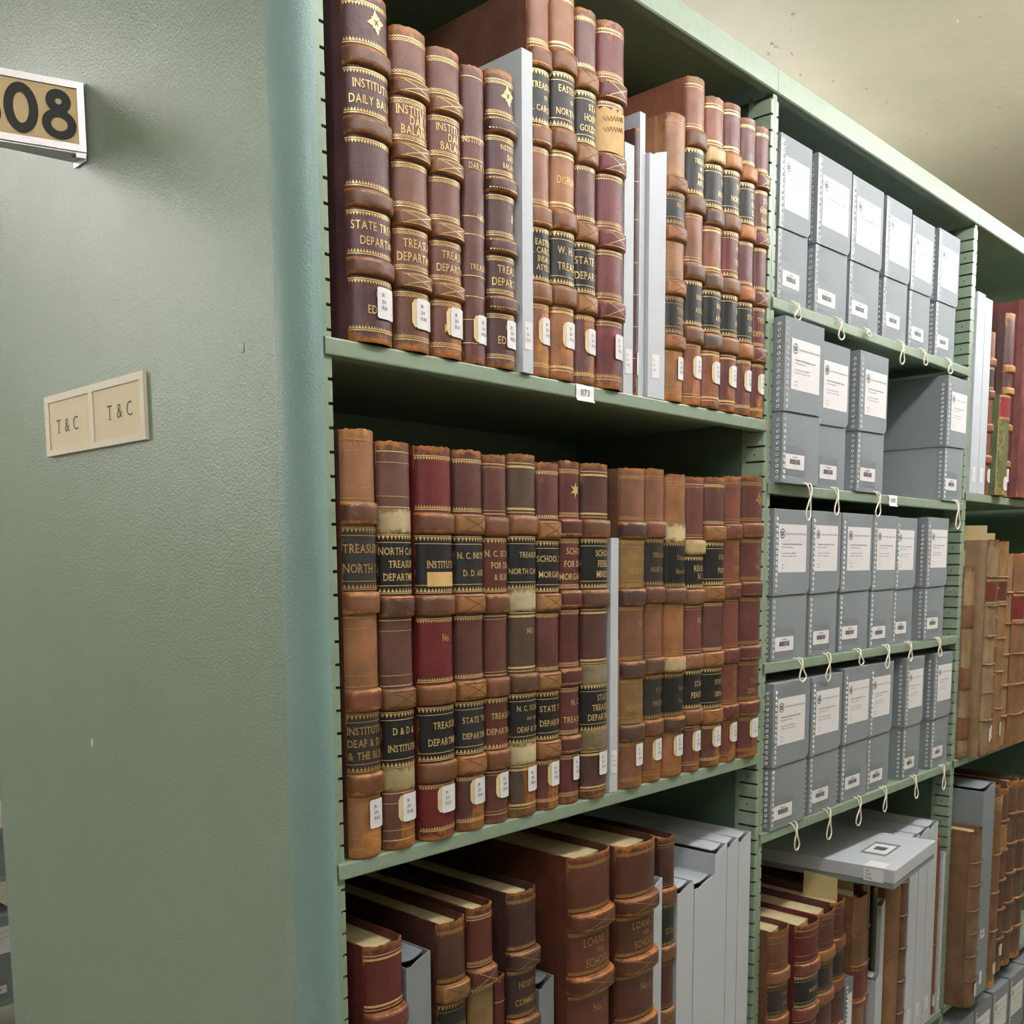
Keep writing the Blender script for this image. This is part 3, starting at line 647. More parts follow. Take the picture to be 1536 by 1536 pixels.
book('thin tan pamphlet volume with plain spine beside the short grey case', .4975, .5040, ZB, 1.440, (178, 124, 72), y0=-.002, bands=(), rule='none', patch=False, b=.5, group=GB, depth=.26)
B('tan and olive ledger with dark brown bands lettered PENITENTIARY and No.', .5055, .5640, ZB, 1.686, (140, 90, 66), lab=lb((150, 112, 66)), T={1: ['TREASURER', 'NORTH CAR'], 2: ['No.', ''], 3: ['STATE', 'PENITENTIARY']}, bcol=(92, 66, 56), rule='saw', call='19.047', dim=True, cs=.62, tsz=.0086, oldlab=False, board=(120, 78, 52))
B('brown ledger with small black labels and red-brown bands right of olive one', .5660, .6140, ZB, 1.689, (148, 94, 66), lab=lb((50, 46, 44)), T={1: ['TREASURER', 'NORTH CAR'], 3: ['STATE', 'PENITENT']}, bcol=[(140, 84, 60), (116, 76, 60), (108, 74, 60), (134, 84, 62)], rule='double', call='19.048', dim=True, cs=.62, tsz=.0074, wearamt=.05)
B('light tan ledger with cream scraped bands and chipped bottom band', .6155, .6705, ZB, 1.684, (178, 116, 74), lab=lb(), T={1: ['Treasurer', 'North Car'], 3: ['State', 'Penit']}, bcol=[(226, 200, 148), (108, 74, 58), (226, 196, 146), (92, 62, 52)], torn=(0,), rule='double', call='19.049', cs=.62, tsz=.0074, dim=True)
B('red-brown ledger with NO. in gilt and cream scraped first band', .6718, .7220, ZB, 1.683, (130, 70, 62), lab=lb(), T={1: ['REASURE', 'N. C.'], 2: ['NO.', ''], 3: ['STATE', 'PENITENT']}, bcol=[(220, 192, 132), (136, 92, 66), (150, 96, 66), (138, 90, 62)], rule='double', call='19.050', cs=.62, tsz=.009, bands=(.235, .40, .62, .81))
B('plum ledger with tan bands and black label lettered STATE PRISON', .7235, .7810, ZB, 1.685, (112, 66, 62), lab=lb(), T={1: ['STATE', 'PRISON'], 3: ['STATE D', 'DEPART']}, bcol=(182, 120, 66), xb=True, rule='saw', call='19.051', cs=.64, tsz=.008)
B('red-brown ledger lettered STATE PRISON without black label', .7825, .8328, ZB, 1.690, (138, 76, 62), T={1: ['STATE', 'PRISON'], 3: ['STATE', 'TREAS', 'DEPT']}, bcol=(136, 76, 60), xb=True, rule='double', call='19.052', cs=.66, dim=True, tsz=.0085)
B('dark maroon ledger lettered STATE TREASURY with gilt diamond beside bay post', .8342, .8985, ZB, 1.694, (112, 56, 54), T={1: ['STATE', 'PRISON'], 3: ['STATE', 'TREASURY', 'DEPARTMENT']}, bcol=[(126, 70, 52), (108, 54, 50), (112, 56, 52), (116, 58, 54)], rule='chain', orn=('diamond', 0), call='19.053', cs=.64, dim=True, tsz=.0085)

# ------------------------------------------------------------------ lower shelf of the first bay
ZC = .6475; GCc = 'volumes on the lower shelf of the first bay'
def bake_shade(c, q): return [bake_shade(i, q) for i in c] if isinstance(c, list) else tuple(int(v * q) for v in c)  # multiplies the shade of the low rows into leather colours
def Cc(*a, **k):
    a = list(a); a[5] = bake_shade(a[5], .80); k['bcol'] = bake_shade(k.get('bcol', a[5]), .84)  # this row's shadow goes into spine and band colours
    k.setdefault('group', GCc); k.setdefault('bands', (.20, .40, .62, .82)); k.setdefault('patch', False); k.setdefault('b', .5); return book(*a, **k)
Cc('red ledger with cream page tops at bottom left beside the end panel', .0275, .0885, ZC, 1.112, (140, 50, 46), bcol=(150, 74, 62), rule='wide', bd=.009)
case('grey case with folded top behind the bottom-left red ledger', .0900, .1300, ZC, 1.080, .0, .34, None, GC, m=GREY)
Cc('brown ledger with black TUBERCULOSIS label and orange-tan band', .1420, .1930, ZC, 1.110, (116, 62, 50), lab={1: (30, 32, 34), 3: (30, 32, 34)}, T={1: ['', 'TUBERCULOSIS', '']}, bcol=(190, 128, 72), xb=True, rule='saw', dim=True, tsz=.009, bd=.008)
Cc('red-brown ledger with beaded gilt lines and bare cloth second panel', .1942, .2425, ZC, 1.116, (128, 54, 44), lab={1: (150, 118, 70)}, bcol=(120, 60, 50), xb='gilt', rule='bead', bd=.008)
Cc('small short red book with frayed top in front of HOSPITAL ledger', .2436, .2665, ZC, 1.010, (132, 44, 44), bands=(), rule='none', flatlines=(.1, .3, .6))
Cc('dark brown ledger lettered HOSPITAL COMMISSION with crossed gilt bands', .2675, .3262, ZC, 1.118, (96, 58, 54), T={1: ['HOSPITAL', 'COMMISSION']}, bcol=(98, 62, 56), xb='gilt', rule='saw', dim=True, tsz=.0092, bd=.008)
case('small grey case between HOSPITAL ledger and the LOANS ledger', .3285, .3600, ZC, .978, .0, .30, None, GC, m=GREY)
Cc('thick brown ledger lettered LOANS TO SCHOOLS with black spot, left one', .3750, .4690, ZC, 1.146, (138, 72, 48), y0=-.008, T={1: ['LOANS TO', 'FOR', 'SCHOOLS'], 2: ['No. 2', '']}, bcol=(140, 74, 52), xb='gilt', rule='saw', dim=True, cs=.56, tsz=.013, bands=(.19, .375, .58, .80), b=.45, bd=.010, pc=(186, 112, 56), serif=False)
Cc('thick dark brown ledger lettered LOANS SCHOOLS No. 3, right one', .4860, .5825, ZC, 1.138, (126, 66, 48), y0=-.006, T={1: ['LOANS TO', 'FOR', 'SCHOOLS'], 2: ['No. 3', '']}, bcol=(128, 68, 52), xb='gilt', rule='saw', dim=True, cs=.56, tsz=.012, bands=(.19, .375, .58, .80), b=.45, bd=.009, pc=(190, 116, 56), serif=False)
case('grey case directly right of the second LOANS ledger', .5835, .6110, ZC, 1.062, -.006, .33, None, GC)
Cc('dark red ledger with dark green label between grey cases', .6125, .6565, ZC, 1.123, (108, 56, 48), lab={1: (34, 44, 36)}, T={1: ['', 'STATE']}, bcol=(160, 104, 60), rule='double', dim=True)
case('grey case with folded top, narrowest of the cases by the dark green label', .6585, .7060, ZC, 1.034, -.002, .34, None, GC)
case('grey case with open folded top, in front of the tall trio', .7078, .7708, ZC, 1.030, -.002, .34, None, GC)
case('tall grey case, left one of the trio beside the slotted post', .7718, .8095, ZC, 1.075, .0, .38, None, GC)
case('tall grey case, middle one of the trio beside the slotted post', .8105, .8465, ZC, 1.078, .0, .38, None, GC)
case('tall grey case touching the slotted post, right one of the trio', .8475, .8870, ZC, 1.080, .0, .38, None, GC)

# ------------------------------------------------------------------ grey document boxes
def docbox(label, x0, x1, zb, zt, y0=-.004, depth=.32, num=1, drop=.045, cx=.62, lx=.20, lz=None, rz=0, group='grey document boxes in the second bay', lines3=0, cord=True, lod=False, cdy=0):
    w = x1 - x0 - .0072; h = zt - zb; a = w / 2; D = depth - y0
    t = thing('document_box', label, 'box', ((x0 + x1) / 2, y0 + .0026, zb), rz, group)
    k = .0026; zl = h * .435
    mb = MB(); r = .002
    prof = [(-a + r, 0), (a - r, 0), (a - r * .3, r * .3), (a, r), (a, D), (-a, D), (-a, r), (-a + r * .3, r * .3)]
    mb.prism(prof, 'z', 0.0004, h - k - .0004)
    body = mb.build('body', GREY, t, 40)
    # lid: front flap with a rounded corner, side flaps, top
    mb = MB(); R_ = .015; pts = [(-a - k, h), (-a - k, zl)]
    for i in range(7):
        an = R(-90 + 15 * i); pts.append((a + k - R_ + R_ * math.cos(an), zl + .002 + R_ + R_ * math.sin(an)))
    pts.append((a + k, h))
    n = len(pts)
    mb.add([(p[0], -k, p[1]) for p in pts] + [(p[0], -.0001, p[1]) for p in pts], [tuple(range(n)), tuple(range(2 * n - 1, n - 1, -1))] + [(i, n + i, n + (i + 1) % n, (i + 1) % n) for i in range(n)])
    for s in (-1, 1): mb.box((min(s * (a + .0001), s * (a + k)), -.0001 if s < 0 else .016, zl), (max(s * (a + .0001), s * (a + k)), D, h))
    mb.box((-a - .0001, -.0001, h - k), (a + .0001, D, h))
    lid = mb.build('lid', GREY, t, 40)
    bv = lid.modifiers.new('bevel', 'BEVEL'); bv.width = .0006; bv.segments = 2; bv.limit_method = 'ANGLE'
    def edge(parent, z0, z1, off):
        m = MB(); L = .011; q = off
        m.box((-a - q - .0004, -q - .0004, z0), (-a + L, -q, z1)); m.box((-a - q - .0004, -q, z0), (-a - q, L, z1))
        z = z0 + .008
        while z < z1 - .004:
            for side in (0, 1):
                ring = []; ring2 = []; dot = []
                for i in range(9 if not lod else 6):
                    an = 6.2832 * i / (9 if not lod else 6); c, s_ = math.cos(an), math.sin(an)
                    if side == 0: g = lambda u, v, d: (-a + .0075 + u, -q - .0004 - d, z + v)
                    else: g = lambda u, v, d: (-a - q - .0004 - d, .0085 + u, z + v)
                    ring.append(g(.0032 * c, .0032 * s_, .0001)); ring2.append(g(.0024 * c, .0024 * s_, .0012)); dot.append(g(.0013 * c, .0013 * s_, .0002))
                m.grid([ring, ring2, dot], 1, close=True); m.add(dot, [tuple(range(len(dot)))], 2)
            z += .0097
        m.build('metal_edge', [RIVET, RING, plain('rivet_hollow', (96, 98, 102), .5)], parent, 50)
    edge(body, .001, zl - .001, 0.0003); edge(lid, zl, h - .008, k)
    # typed paper label on the lid flap
    m = MB(); lw, lh = min(w * .80, .1016), .0846; xa = -a + w * lx; zt_ = h - .033 if lz is None else h - lz; y = -k - .0004
    f = lambda u, v: (xa + u, y, zt_ - lh + v)
    m.quad([f(0, 0), f(lw, 0), f(lw, lh), f(0, lh)])
    f2 = lambda u, v: (xa + u, y - .0003, zt_ - lh + v)
    sc = lw / .098; sx_, sz_, sr = .0125 * sc, lh - .0165, .0085 * sc
    for r0, r1 in ((1, .88), (.80, .74)):
        c1 = [f2(sx_ + sr * r0 * math.cos(i * .2618), sz_ + sr * r0 * math.sin(i * .2618)) for i in range(24)]; c2 = [f2(sx_ + sr * r1 * math.cos(i * .2618), sz_ + sr * r1 * math.sin(i * .2618)) for i in range(24)]
        m.grid([c1, c2], 1, close=True)
    for bx_, bz_, bw, bh in ((-.35, .05, .16, .36), (.22, -.02, .2, .42), (0, -.3, .45, .12), (-.05, .32, .25, .12)):
        m.add([f2(sx_ + sr * (bx_ + bw * math.cos(i * .785)), sz_ + sr * (bz_ + bh * math.sin(i * .785))) for i in range(8)], [tuple(range(8))], 1)
    put_text(m, 'State Archives of North Carolina', f2, .0036 * sc, x0=.026 * sc, z0=lh - .018, mat=2, fit=lw - .030 * sc)
    put_text(m, "Treasurer's and Comptroller's Papers", f2, .0030 * sc, x0=.012 * sc, z0=lh - .036, mat=2, bold=.02, fit=lw * .72)
    put_text(m, 'Ports, Bonds and Notes', f2, .0028 * sc, x0=.012 * sc, z0=lh - .0415, mat=2, fit=lw * .6)
    put_text(m, 'Treasury Bond Series, 1859-1878', f2, .0026 * sc, x0=.012 * sc, z0=lh - .052, mat=2, fit=lw * .66)
    if lines3: put_text(m, 'Old Series A-L, ledgers and stubs', f2, .0026 * sc, x0=.012 * sc, z0=lh - .057, mat=2, fit=lw * .74)
    put_text(m, '204.%d' % (10 + num), f2, .0026 * sc, x0=.012 * sc, z0=.0125, mat=2, fit=lw * .3); put_text(m, 'Box %d' % num, f2, .0026 * sc, x0=.012 * sc, z0=.0065, mat=2, fit=lw * .3)
    m.build('paper_label', [WHITE, INK, GREYINK], lid)
    # barcode under clear tape
    m = MB(); bw_ = min(.0667, w * .56); xb_ = -a + w * (.11 + .05 * math.sin(num * 1.7)); xb_ = max(xb_, -a + .012); zq = .021 + .004 * math.sin(num * 2.1)
    m.quad([(xb_ - .004, -.0003, zq - .010), (xb_ + bw_ + .004, -.0003, zq - .011), (xb_ + bw_ + .004, -.0003, zq + .038), (xb_ - .004, -.0003, zq + .041)], 2)
    barcode(m, lambda u, v: (xb_ + u, -.0006, zq + v), bw_, .0254, 'SR.204.%d' % (10 + num)); m.build('barcode_label', [WHITE, INK, TAPE], body)
    # loop of pull cord
    if cord:
        rr = random.Random(num * 13 + int(x0 * 1000)); c0 = -a + w * cx; s = .010
        sway = rr.uniform(-.006, .010); wd = rr.uniform(.008, .0125); tw = rr.choice((1, -1))
        pts = [(c0 - s, .002, .0020), (c0 - s * .9, -.004, .0022), (c0 - s * .55, -.0075, -.004), (c0 - s * .1 * tw, -.0092, -drop * .30), (c0 + sway * .5 + wd * .6 * tw, -.0085, -drop * .58), (c0 + sway + wd * tw, -.0082, -drop * .85),
               (c0 + sway + wd * .3 * tw, -.0084, -drop * 1.0), (c0 + sway - wd * .5 * tw, -.0086, -drop * .96), (c0 + sway - wd * tw, -.009, -drop * .78), (c0 + sway * .5 - wd * .5 * tw, -.0094, -drop * .52), (c0 + s * .25, -.0098, -drop * .26), (c0 + s * .6, -.0078, -.004), (c0 + s * .7, -.004, .0022), (c0 + s * .7, .002, .0020)]
        dyc = min(0, -.0035 - y0) + cdy; pts = [(q[0], q[1] + dyc, q[2]) for q in pts]; sm = []
        for i in range(len(pts) - 1):
            p0, p1, p2, p3 = (Vector(pts[max(i - 1, 0)]), Vector(pts[i]), Vector(pts[i + 1]), Vector(pts[min(i + 2, len(pts) - 1)]))
            for q in (0, .33, .66):
                sm.append(.5 * ((2 * p1) + (p2 - p0) * q + (2 * p0 - 5 * p1 + 4 * p2 - p3) * q * q + (3 * p1 - 3 * p2 + p3 - p0) * q ** 3))
        sm.append(Vector(pts[-1])); m = MB(); m.tube(sm, .0014, 0, 6); m.build('pull_cord', CORD, t, 80)
    return t
ORD = ['first', 'second', 'third', 'fourth', 'fifth', 'last']
D_ = [(.928, 1.0385, 2.258), (1.0595, 1.1920, 2.262), (1.1945, 1.3300, 2.2595), (1.3420, 1.4640, 2.2590), (1.4670, 1.5830, 2.252), (1.6070, 1.7265, 2.2575)]
for i, (x0, x1, zt) in enumerate(D_): docbox('grey document box, %s from the left in the top box row under the canopy' % ORD[i], x0, x1, 1.9932, zt, num=i + 1, drop=(.028, .036, .012, .044, .030, .030)[i], cx=(.56, .70, .55, .70, .62, .62)[i], lx=.13)
E_ = [(.9285, 1.0700, 1.962, -.020, 1), (1.0790, 1.2065, 1.948, -.004, 1), (1.2360, 1.3640, 1.951, -.010, 1), (1.6745, 1.7960, 1.960, -.010, 1)]
EL = ['large protruding grey document box, leftmost in the second box row', 'grey document box half hidden behind the protruding one in the second row', 'grey document box left of the wide gap in the second row', 'grey document box alone right of the wide gap in the second row']
for i, (x0, x1, zt, y0, q) in enumerate(E_): docbox(EL[i], x0, x1, 1.6862, zt, y0, num=i + 7, drop=(.062, .048, .046, .062)[i], cx=(.66, .62, .72, .60)[i], lx=(.15, .16, .17, .18)[i], lines3=q)
F_ = [(.9370, 1.0715, 1.643, .0), (1.0735, 1.1935, 1.644, 0), (1.1965, 1.3325, 1.644, 0), (1.3345, 1.4540, 1.644, 0), (1.4555, 1.5640, 1.643, .004), (1.6010, 1.7215, 1.647, -.004)]
for i, (x0, x1, zt, y0) in enumerate(F_): docbox('grey document box, %s from the left in the third box row' % ORD[i], x0, x1, 1.3752, zt, y0 - .003, num=i + 11, drop=(.040, .050, .030, .046, .040, .040)[i], cx=(.62, .62, .60, .66, .66, .66)[i], lx=(.10, .10, .16, .14, .08, .16)[i], lz=.026, lines3=1, cdy=-.009 if i == 0 else 0)
G_ = [(.9375, 1.0745, 1.337, -.006), (1.0885, 1.2150, 1.336, -.002), (1.2265, 1.3520, 1.341, 0), (1.3535, 1.4690, 1.340, .004), (1.5225, 1.6250, 1.341, 0), (1.6825, 1.7925, 1.340, 0)]
for i, (x0, x1, zt, y0) in enumerate(G_): docbox('grey document box, %s from the left in the bottom box row' % ORD[i], x0, x1, 1.0702, zt, y0 - .003, num=i + 17, drop=(.050, .058, .056, .050, .050, .056)[i], cx=(.62, .60, .60, .62, .60, .60)[i], lx=(.10, .12, .12, .08, .15, .18)[i], lz=.028, lines3=1)

# ------------------------------------------------------------------ books under the boxes
ZH = .4485; GH = 'old volumes on the low shelf under the grey boxes'
def H(*a, **k):
    a = list(a); a[5] = bake_shade(a[5], .90)  # low shelf's dimness painted into the spine colour
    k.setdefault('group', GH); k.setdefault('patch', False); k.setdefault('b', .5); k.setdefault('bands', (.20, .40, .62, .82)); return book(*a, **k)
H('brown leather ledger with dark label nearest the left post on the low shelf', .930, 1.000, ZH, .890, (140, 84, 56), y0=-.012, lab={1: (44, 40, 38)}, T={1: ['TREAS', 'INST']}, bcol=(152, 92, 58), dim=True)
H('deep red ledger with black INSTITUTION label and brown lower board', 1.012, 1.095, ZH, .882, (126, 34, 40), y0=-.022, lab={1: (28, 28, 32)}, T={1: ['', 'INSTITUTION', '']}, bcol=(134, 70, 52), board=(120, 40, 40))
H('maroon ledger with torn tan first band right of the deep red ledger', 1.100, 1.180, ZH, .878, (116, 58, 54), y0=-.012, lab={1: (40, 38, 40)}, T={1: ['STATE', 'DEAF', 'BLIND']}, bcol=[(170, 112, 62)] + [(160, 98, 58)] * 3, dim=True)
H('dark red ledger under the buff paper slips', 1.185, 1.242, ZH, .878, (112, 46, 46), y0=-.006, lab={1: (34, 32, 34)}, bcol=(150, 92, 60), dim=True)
docbox('small grey document box with white label among the old books', 1.2450, 1.2850, ZH, .700, -.016, .28, num=31, drop=.02, cx=.6, lx=.12, cord=False, lod=True)
H('light brown calf volume with red label, flat thin bands', 1.288, 1.348, ZH, .864, (164, 112, 68), y0=-.006, lab={2: (126, 52, 44)}, bands=(.20, .36, .55, .75), bt=.012, bd=.003, rule='none', dim=True)
H('brown calf volume with white paper scrap at its head', 1.350, 1.392, ZH, .872, (150, 94, 56), lab={2: (128, 58, 46)}, bands=(.22, .40, .58, .76), bt=.012, bd=.003, rule='none')
case('small grey case with open top in front of the thin black book', 1.394, 1.415, ZH, .664, -.016, .25, None, GC, m=GREYL)
H('thin black book with tattered spine edges', 1.417, 1.436, ZH, .852, (44, 38, 36), bands=(), rule='none', wearamt=.12)
case('thin upright grey case between black book and tall calf volume', 1.438, 1.458, ZH, .818, -.004, .28, None, GC)
H('tall mottled calf volume with dark red label under the flat grey box', 1.462, 1.542, ZH, .903, (166, 112, 62), b=.25, y0=.0, bands=(.5,), bt=.0010, bd=.0005, rule='none', lab={}, wearamt=.08, pc=(110, 72, 44))
H('tall brown calf volume with raised cords beside the tall grey cases', 1.545, 1.590, ZH, .902, (142, 94, 58), bands=(.16, .33, .50, .67, .84), bt=.012, bd=.004, rule='none', wearamt=.06, pc=(96, 66, 44))
case('tall grey case, left one of three behind the flat grey box', 1.594, 1.645, ZH, .925, .0, .36, '19.060', GC)
case('tall grey case, middle one of three behind the flat grey box', 1.647, 1.700, ZH, .930, .0, .36, '19.061', GC)
case('tall grey case, rightmost of three behind the flat grey box', 1.702, 1.754, ZH, .936, .0, .36, '19.062', GC)
H('thin red-brown calf volume leaning by the slotted post', 1.757, 1.784, ZH, .893, (158, 92, 48), bands=(.3, .6), bt=.008, bd=.002, rule='none', call='19.063', wearamt=.06, callz=.08)
case('thin grey case pressed against the right post on the low shelf', 1.786, 1.806, ZH, .850, -.002, .30, '19.064', GC)
def paper(label, x, y, z, rz, w, hh, m=SLIP):
    mb = MB(); n = 4
    rows = [[(w * i / n, .0016 * math.sin(2.2 * i / n + j), hh * j / 2 + (.002 * i / n if j == 2 else 0)) for i in range(n + 1)] for j in range(3)]
    mb.grid(rows, 0); mb.grid([[(p[0], p[1] + .0005, p[2]) for p in r][::-1] for r in rows], 0)
    o = mb.build('paper_marker', m, None, 60); o.location = (x, y, z); o.rotation_euler = (0, 0, rz); tag(o, label, 'paper', 'paper slips tucked in the books'); return o
paper('buff paper slip standing in the dark red ledger, lower of two', 1.2365, .002, .862, R(90), .075, .052)
paper('buff paper slip standing behind the calf volume, upper of two', 1.312, .003, .845, R(90), .076, .078)
paper('small white paper scrap stuck in the head of a brown volume', 1.360, .007, .855, R(90), .034, .021, WHITE)
# flat grey box lying across the volumes
def flat_box():
    t = thing('flat_grey_box', 'flat grey box with barcode lying across the tops of tall volumes', 'box', (1.268, -.100, .9045), R(5.5))
    mb = MB(); mb.box((0, 0, 0), (.275, .36, .037)); o = mb.build('box_body', GREY, t); bv = o.modifiers.new('b', 'BEVEL'); bv.width = .0015; bv.segments = 2
    mb = MB(); mb.box((-.0015, -.0015, .012), (.2765, .3615, .040)); o = mb.build('lid', GREYL, t); bv = o.modifiers.new('b', 'BEVEL'); bv.width = .0015; bv.segments = 2
    mb = MB(); f = lambda u, v: (.10 + v * 0 + u, .075 + v, .0404)
    mb.quad([(.085, .045, .0402), (.19, .045, .0402), (.19, .10, .0402), (.085, .10, .0402)], 2); mb.quad([(.10, .05, .0405), (.175, .05, .0405), (.175, .095, .0405), (.10, .095, .0405)], 0)
    for k in range(16): mb.quad([(.125 + k * .0018, .06, .0408), (.1259 + k * .0018, .06, .0408), (.1259 + k * .0018, .085, .0408), (.125 + k * .0018, .085, .0408)], 1)
    mb.build('barcode_label', [WHITE, INK, TAPE], t)
    mb = MB(); mb.quad([(-.0018, .06, .010), (-.0018, .02, .010), (-.0018, .02, .036), (-.0018, .06, .036)], 0)
    mb.quad([(.0, .02, .0405), (.04, .02, .0405), (.04, .06, .0405), (.0, .06, .0405)], 0)
    for i, tx in enumerate(('SR.', '204', '19.06')): put_text(mb, tx, lambda u, v: (-.0022, .055 - u, v), .0045, x0=0, z0=.029 - i * .0075, mat=1)
    mb.build('call_number_label', [WHITE, GREYINK], t)
flat_box()

# ------------------------------------------------------------------ third bay
GI = 'volumes in the right-hand bay'
def I(*a, **k): k.setdefault('group', GI); k.setdefault('patch', False); k.setdefault('b', .5); return book(*a, **k)
Z1 = 1.7112
case('tall pale grey case beside the bay post on upper right shelf, left one', 1.846, 1.897, Z1, 2.170, -.004, .34, '19.070', GC, fold=False)
case('tall pale grey case on upper right shelf, touching the thin brown book', 1.899, 1.945, Z1, 2.165, -.004, .34, '19.071', GC, fold=False)
I('thin brown leather book with tan bands beside pale grey cases', 1.947, 1.990, Z1, 2.097, (142, 84, 64), bcol=(150, 92, 60), lab={1: (60, 44, 40)}, call='19.072', rule='none')
I('short green and red marbled book with red head on the upper right shelf', 1.993, 2.060, Z1, 1.954, (88, 108, 66), y0=-.012, bands=(.26,), bt=.012, bd=.001, rule='none', lab={0: (160, 36, 46)}, wearamt=.30, pc=(176, 150, 96), call='19.073', board=(96, 116, 70), b=.35)
I('tall dark maroon book with flaking tan spine behind the marbled book', 2.064, 2.120, Z1, 2.160, (96, 58, 54), bands=(.3, .42, .62, .82), bcol=(190, 134, 66), bt=.04, wearamt=.1, rule='none', call='19.074', pc=(190, 140, 76))
I('large dark red cloth volume at the end of the upper right shelf', 2.124, 2.200, Z1, 2.199, (132, 62, 60), bands=(), rule='none', y0=-.02, b=.2, depth=.36)
case('grey case cut by the right picture edge on upper shelf', 2.204, 2.260, Z1, 2.18, -.02, .34, '19.075', GC, m=GREY)
Z2 = 1.0714
def strapped():
    t = I('vellum volume with three stitched brown leather straps', 1.8475, 1.906, Z2, 1.540, VEL, y0=.0, bands=(.26, .58, .84), bt=.12, bd=.0022, bcol=(140, 88, 60), rule='none', wearamt=.08, pc=(120, 80, 48), b=.42)
    hh = 1.540 - Z2; w = .0577 / 2
    for q in (.26, .58, .84):
        z = hh * (1 - q); m = MB(); m.box((-w - .0018, .004, z - .028), (-w - .0001, .07, z + .028))
        pts = [(-w - .0022, .012 + (.012 if k % 2 else 0), z - .024 + k * .012) for k in range(5)]
        m.tube(pts, .0008, 1, 5); m.build('leather_strap', [leather((140, 88, 60)), THREAD], t)
strapped()
I('tall vellum volume with red label and five raised cords', 1.908, 1.972, Z2, 1.602, VEL, y0=-.030, bands=(.17, .30, .44, .57, .70, .83), bt=.011, bd=.0042, lab={1: (118, 44, 38)}, rule='none', wearamt=.06, pc=(110, 74, 46), call='19.080', b=.42, callz=.10, oldlab=False)
I('vellum volume with red label right of the tall corded one', 1.975, 2.026, Z2, 1.585, (152, 112, 72), y0=-.014, bands=(.20, .34, .48, .62, .80), bt=.011, bd=.004, lab={1: (122, 52, 42)}, rule='none', wearamt=.08, call='19.081', callz=.10, oldlab=False)
I('vellum volume with raised cords, third of the corded set', 2.029, 2.080, Z2, 1.600, (160, 118, 76), y0=-.018, bands=(.17, .30, .46, .62, .80), bt=.011, bd=.004, lab={1: (110, 50, 42)}, rule='none', wearamt=.08, call='19.082', callz=.10, oldlab=False)
I('pale vellum volume with cords, fourth of the corded set', 2.083, 2.134, Z2, 1.57, (172, 130, 86), y0=-.014, bands=(.2, .36, .52, .68, .84), bt=.011, bd=.004, rule='none', wearamt=.06, b=.45)
I('brown vellum volume with red label at right picture edge', 2.137, 2.215, Z2, 1.57, (150, 104, 66), y0=-.02, bands=(.2, .36, .52, .68, .84), bt=.011, bd=.004, lab={1: (128, 36, 36)}, rule='none', wearamt=.06)
paper('buff paper slip rising from the tall corded vellum volume', 1.935, -.019, 1.585, R(90), .065, .051)
paper('buff paper slip rising from the strapped vellum volume', 1.875, .0085, 1.525, R(90), .048, .050)
paper('buff paper slip at the far right among the vellum volumes', 2.05, .0, 1.580, R(90), .06, .040)
Z3 = .4487
I('large plain brown vellum volume with corded spine jutting over shelf edge', 1.8490, 1.9225, Z3, .898, (140, 100, 68), y0=-.040, bands=(.18, .31, .45, .58, .71, .85), bt=.010, bd=.004, rule='none', wearamt=.06, pc=(106, 74, 48), call='19.090', b=.42, callz=.09, oldlab=False)
case('tall grey case with barcode behind the large brown vellum volume', 1.930, 2.012, Z3, .995, -.042, .34, '19.091', GC, m=GREY, lab2=True)
I('tattered brown volume right of the tall barcoded grey case', 2.016, 2.062, Z3, .955, (140, 92, 58), y0=-.040, bands=(.3, .5, .7), bt=.01, bd=.003, rule='none', wearamt=.16, pc=(196, 150, 96), call='19.092', callz=.1)
I('dark brown calf volume with small tan label at lower right', 2.066, 2.122, Z3, .975, (96, 66, 48), y0=-.012, bands=(.18, .34, .5, .66, .82), bt=.02, bd=.005, lab={2: (190, 140, 84)}, rule='none', wearamt=.08, call='19.093')
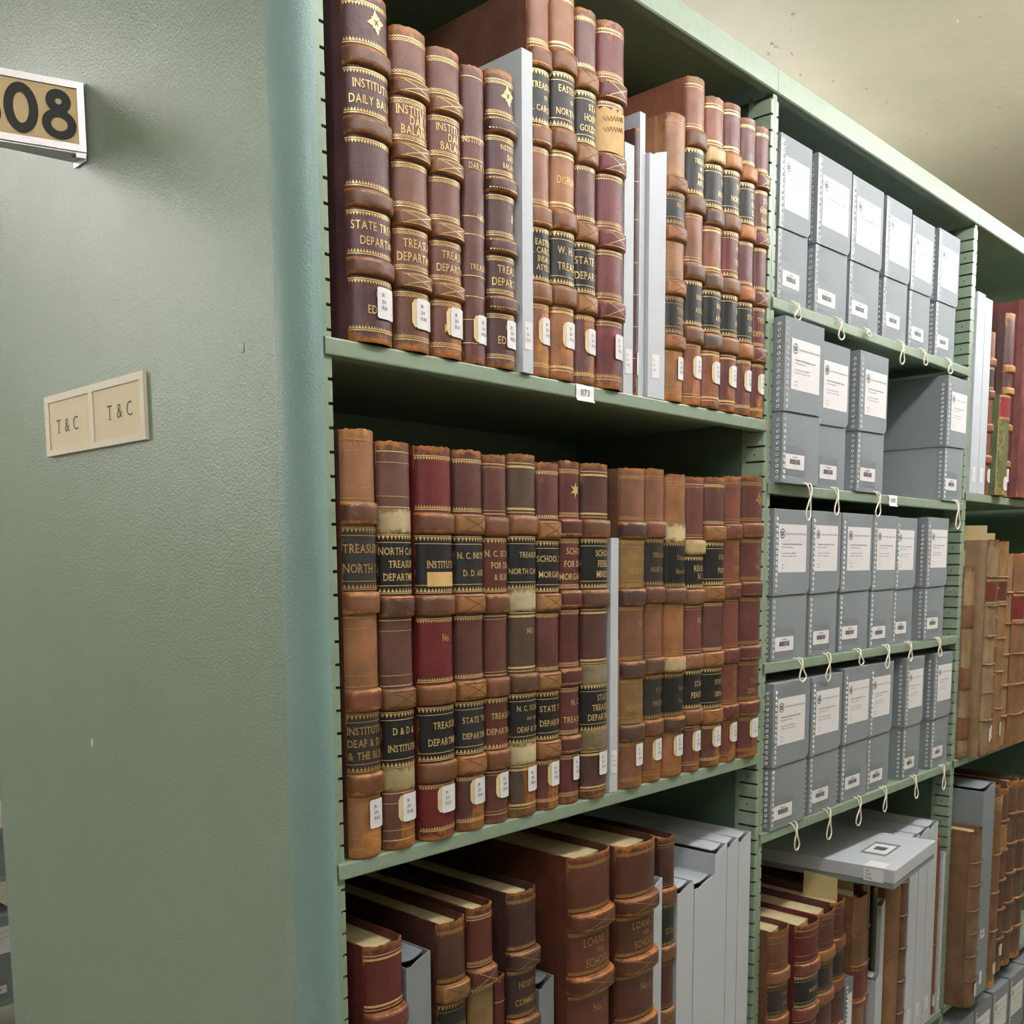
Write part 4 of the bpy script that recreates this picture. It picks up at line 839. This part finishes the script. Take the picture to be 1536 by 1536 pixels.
I('dark brown calf volume cut by the lower right picture edge', 2.126, 2.190, Z3, .955, (104, 72, 52), y0=-.012, bands=(.18, .34, .5, .66, .82), bt=.02, bd=.005, lab={1: (176, 128, 72)}, rule='none', wearamt=.08, call='19.094')
I('third dark brown calf volume beyond the right picture edge', 2.194, 2.262, Z3, .965, (110, 76, 54), y0=-.012, bands=(.18, .34, .5, .66, .82), bt=.02, bd=.005, rule='none', wearamt=.08)
I('fourth dark brown calf volume beyond the right picture edge', 2.266, 2.340, Z3, .955, (116, 82, 58), y0=-.012, bands=(.18, .34, .5, .66, .82), bt=.02, bd=.005, rule='none', wearamt=.08)
I('brown vellum volume without label beyond the right picture edge', 2.219, 2.290, Z2, 1.56, (146, 106, 70), y0=-.016, bands=(.2, .36, .52, .68, .84), bt=.011, bd=.004, rule='none', wearamt=.06)
for i in range(5):
    docbox(['grey document box below the large brown vellum volume, nearest the post', 'grey document box on lowest right shelf, second from the post', 'grey document box on lowest right shelf, third from the post', 'grey document box on lowest right shelf, fourth from the post', 'grey document box on lowest right shelf, farthest from the post'][i],
           1.845 + i * .135, 1.972 + i * .135, .1003, .400, -.03, .30, num=41 + i, cord=False, lod=True, group='grey document boxes on the lowest right shelf', lx=.10)

# ------------------------------------------------------------------ next range, seen past the end panel
def next_range():
    t = thing('shelving_unit', 'green steel shelving of the next range behind the end panel', 'shelving', (0, 2.335, 0), 0)
    for x in (-.45, .66):
        mb = MB(); mb.box((x, 0, 0), (x + .03, .40, 2.3)); mb.build('upright', STEEL, t)
    for z in (.217, .610, 1.003, 1.396): mb = MB(); mb.box((-.419, -.004, z - .019), (.659, .40, z - .0004)); mb.build('shelf', STEEL, t)
    for z, nm in ((.610, 'upper'), (.217, 'lower')):
        for i in range(4):
            docbox('grey document box of the next range, %s row, %s' % (nm, ['leftmost', 'second from the left', 'third from the left', 'rightmost, beside the panel edge'][i]), -.03 + i * .134, .10 + i * .134, z, z + .266, 2.331, 2.65, num=51 + i, lod=True, drop=.045, group='grey document boxes of the next range')
next_range()
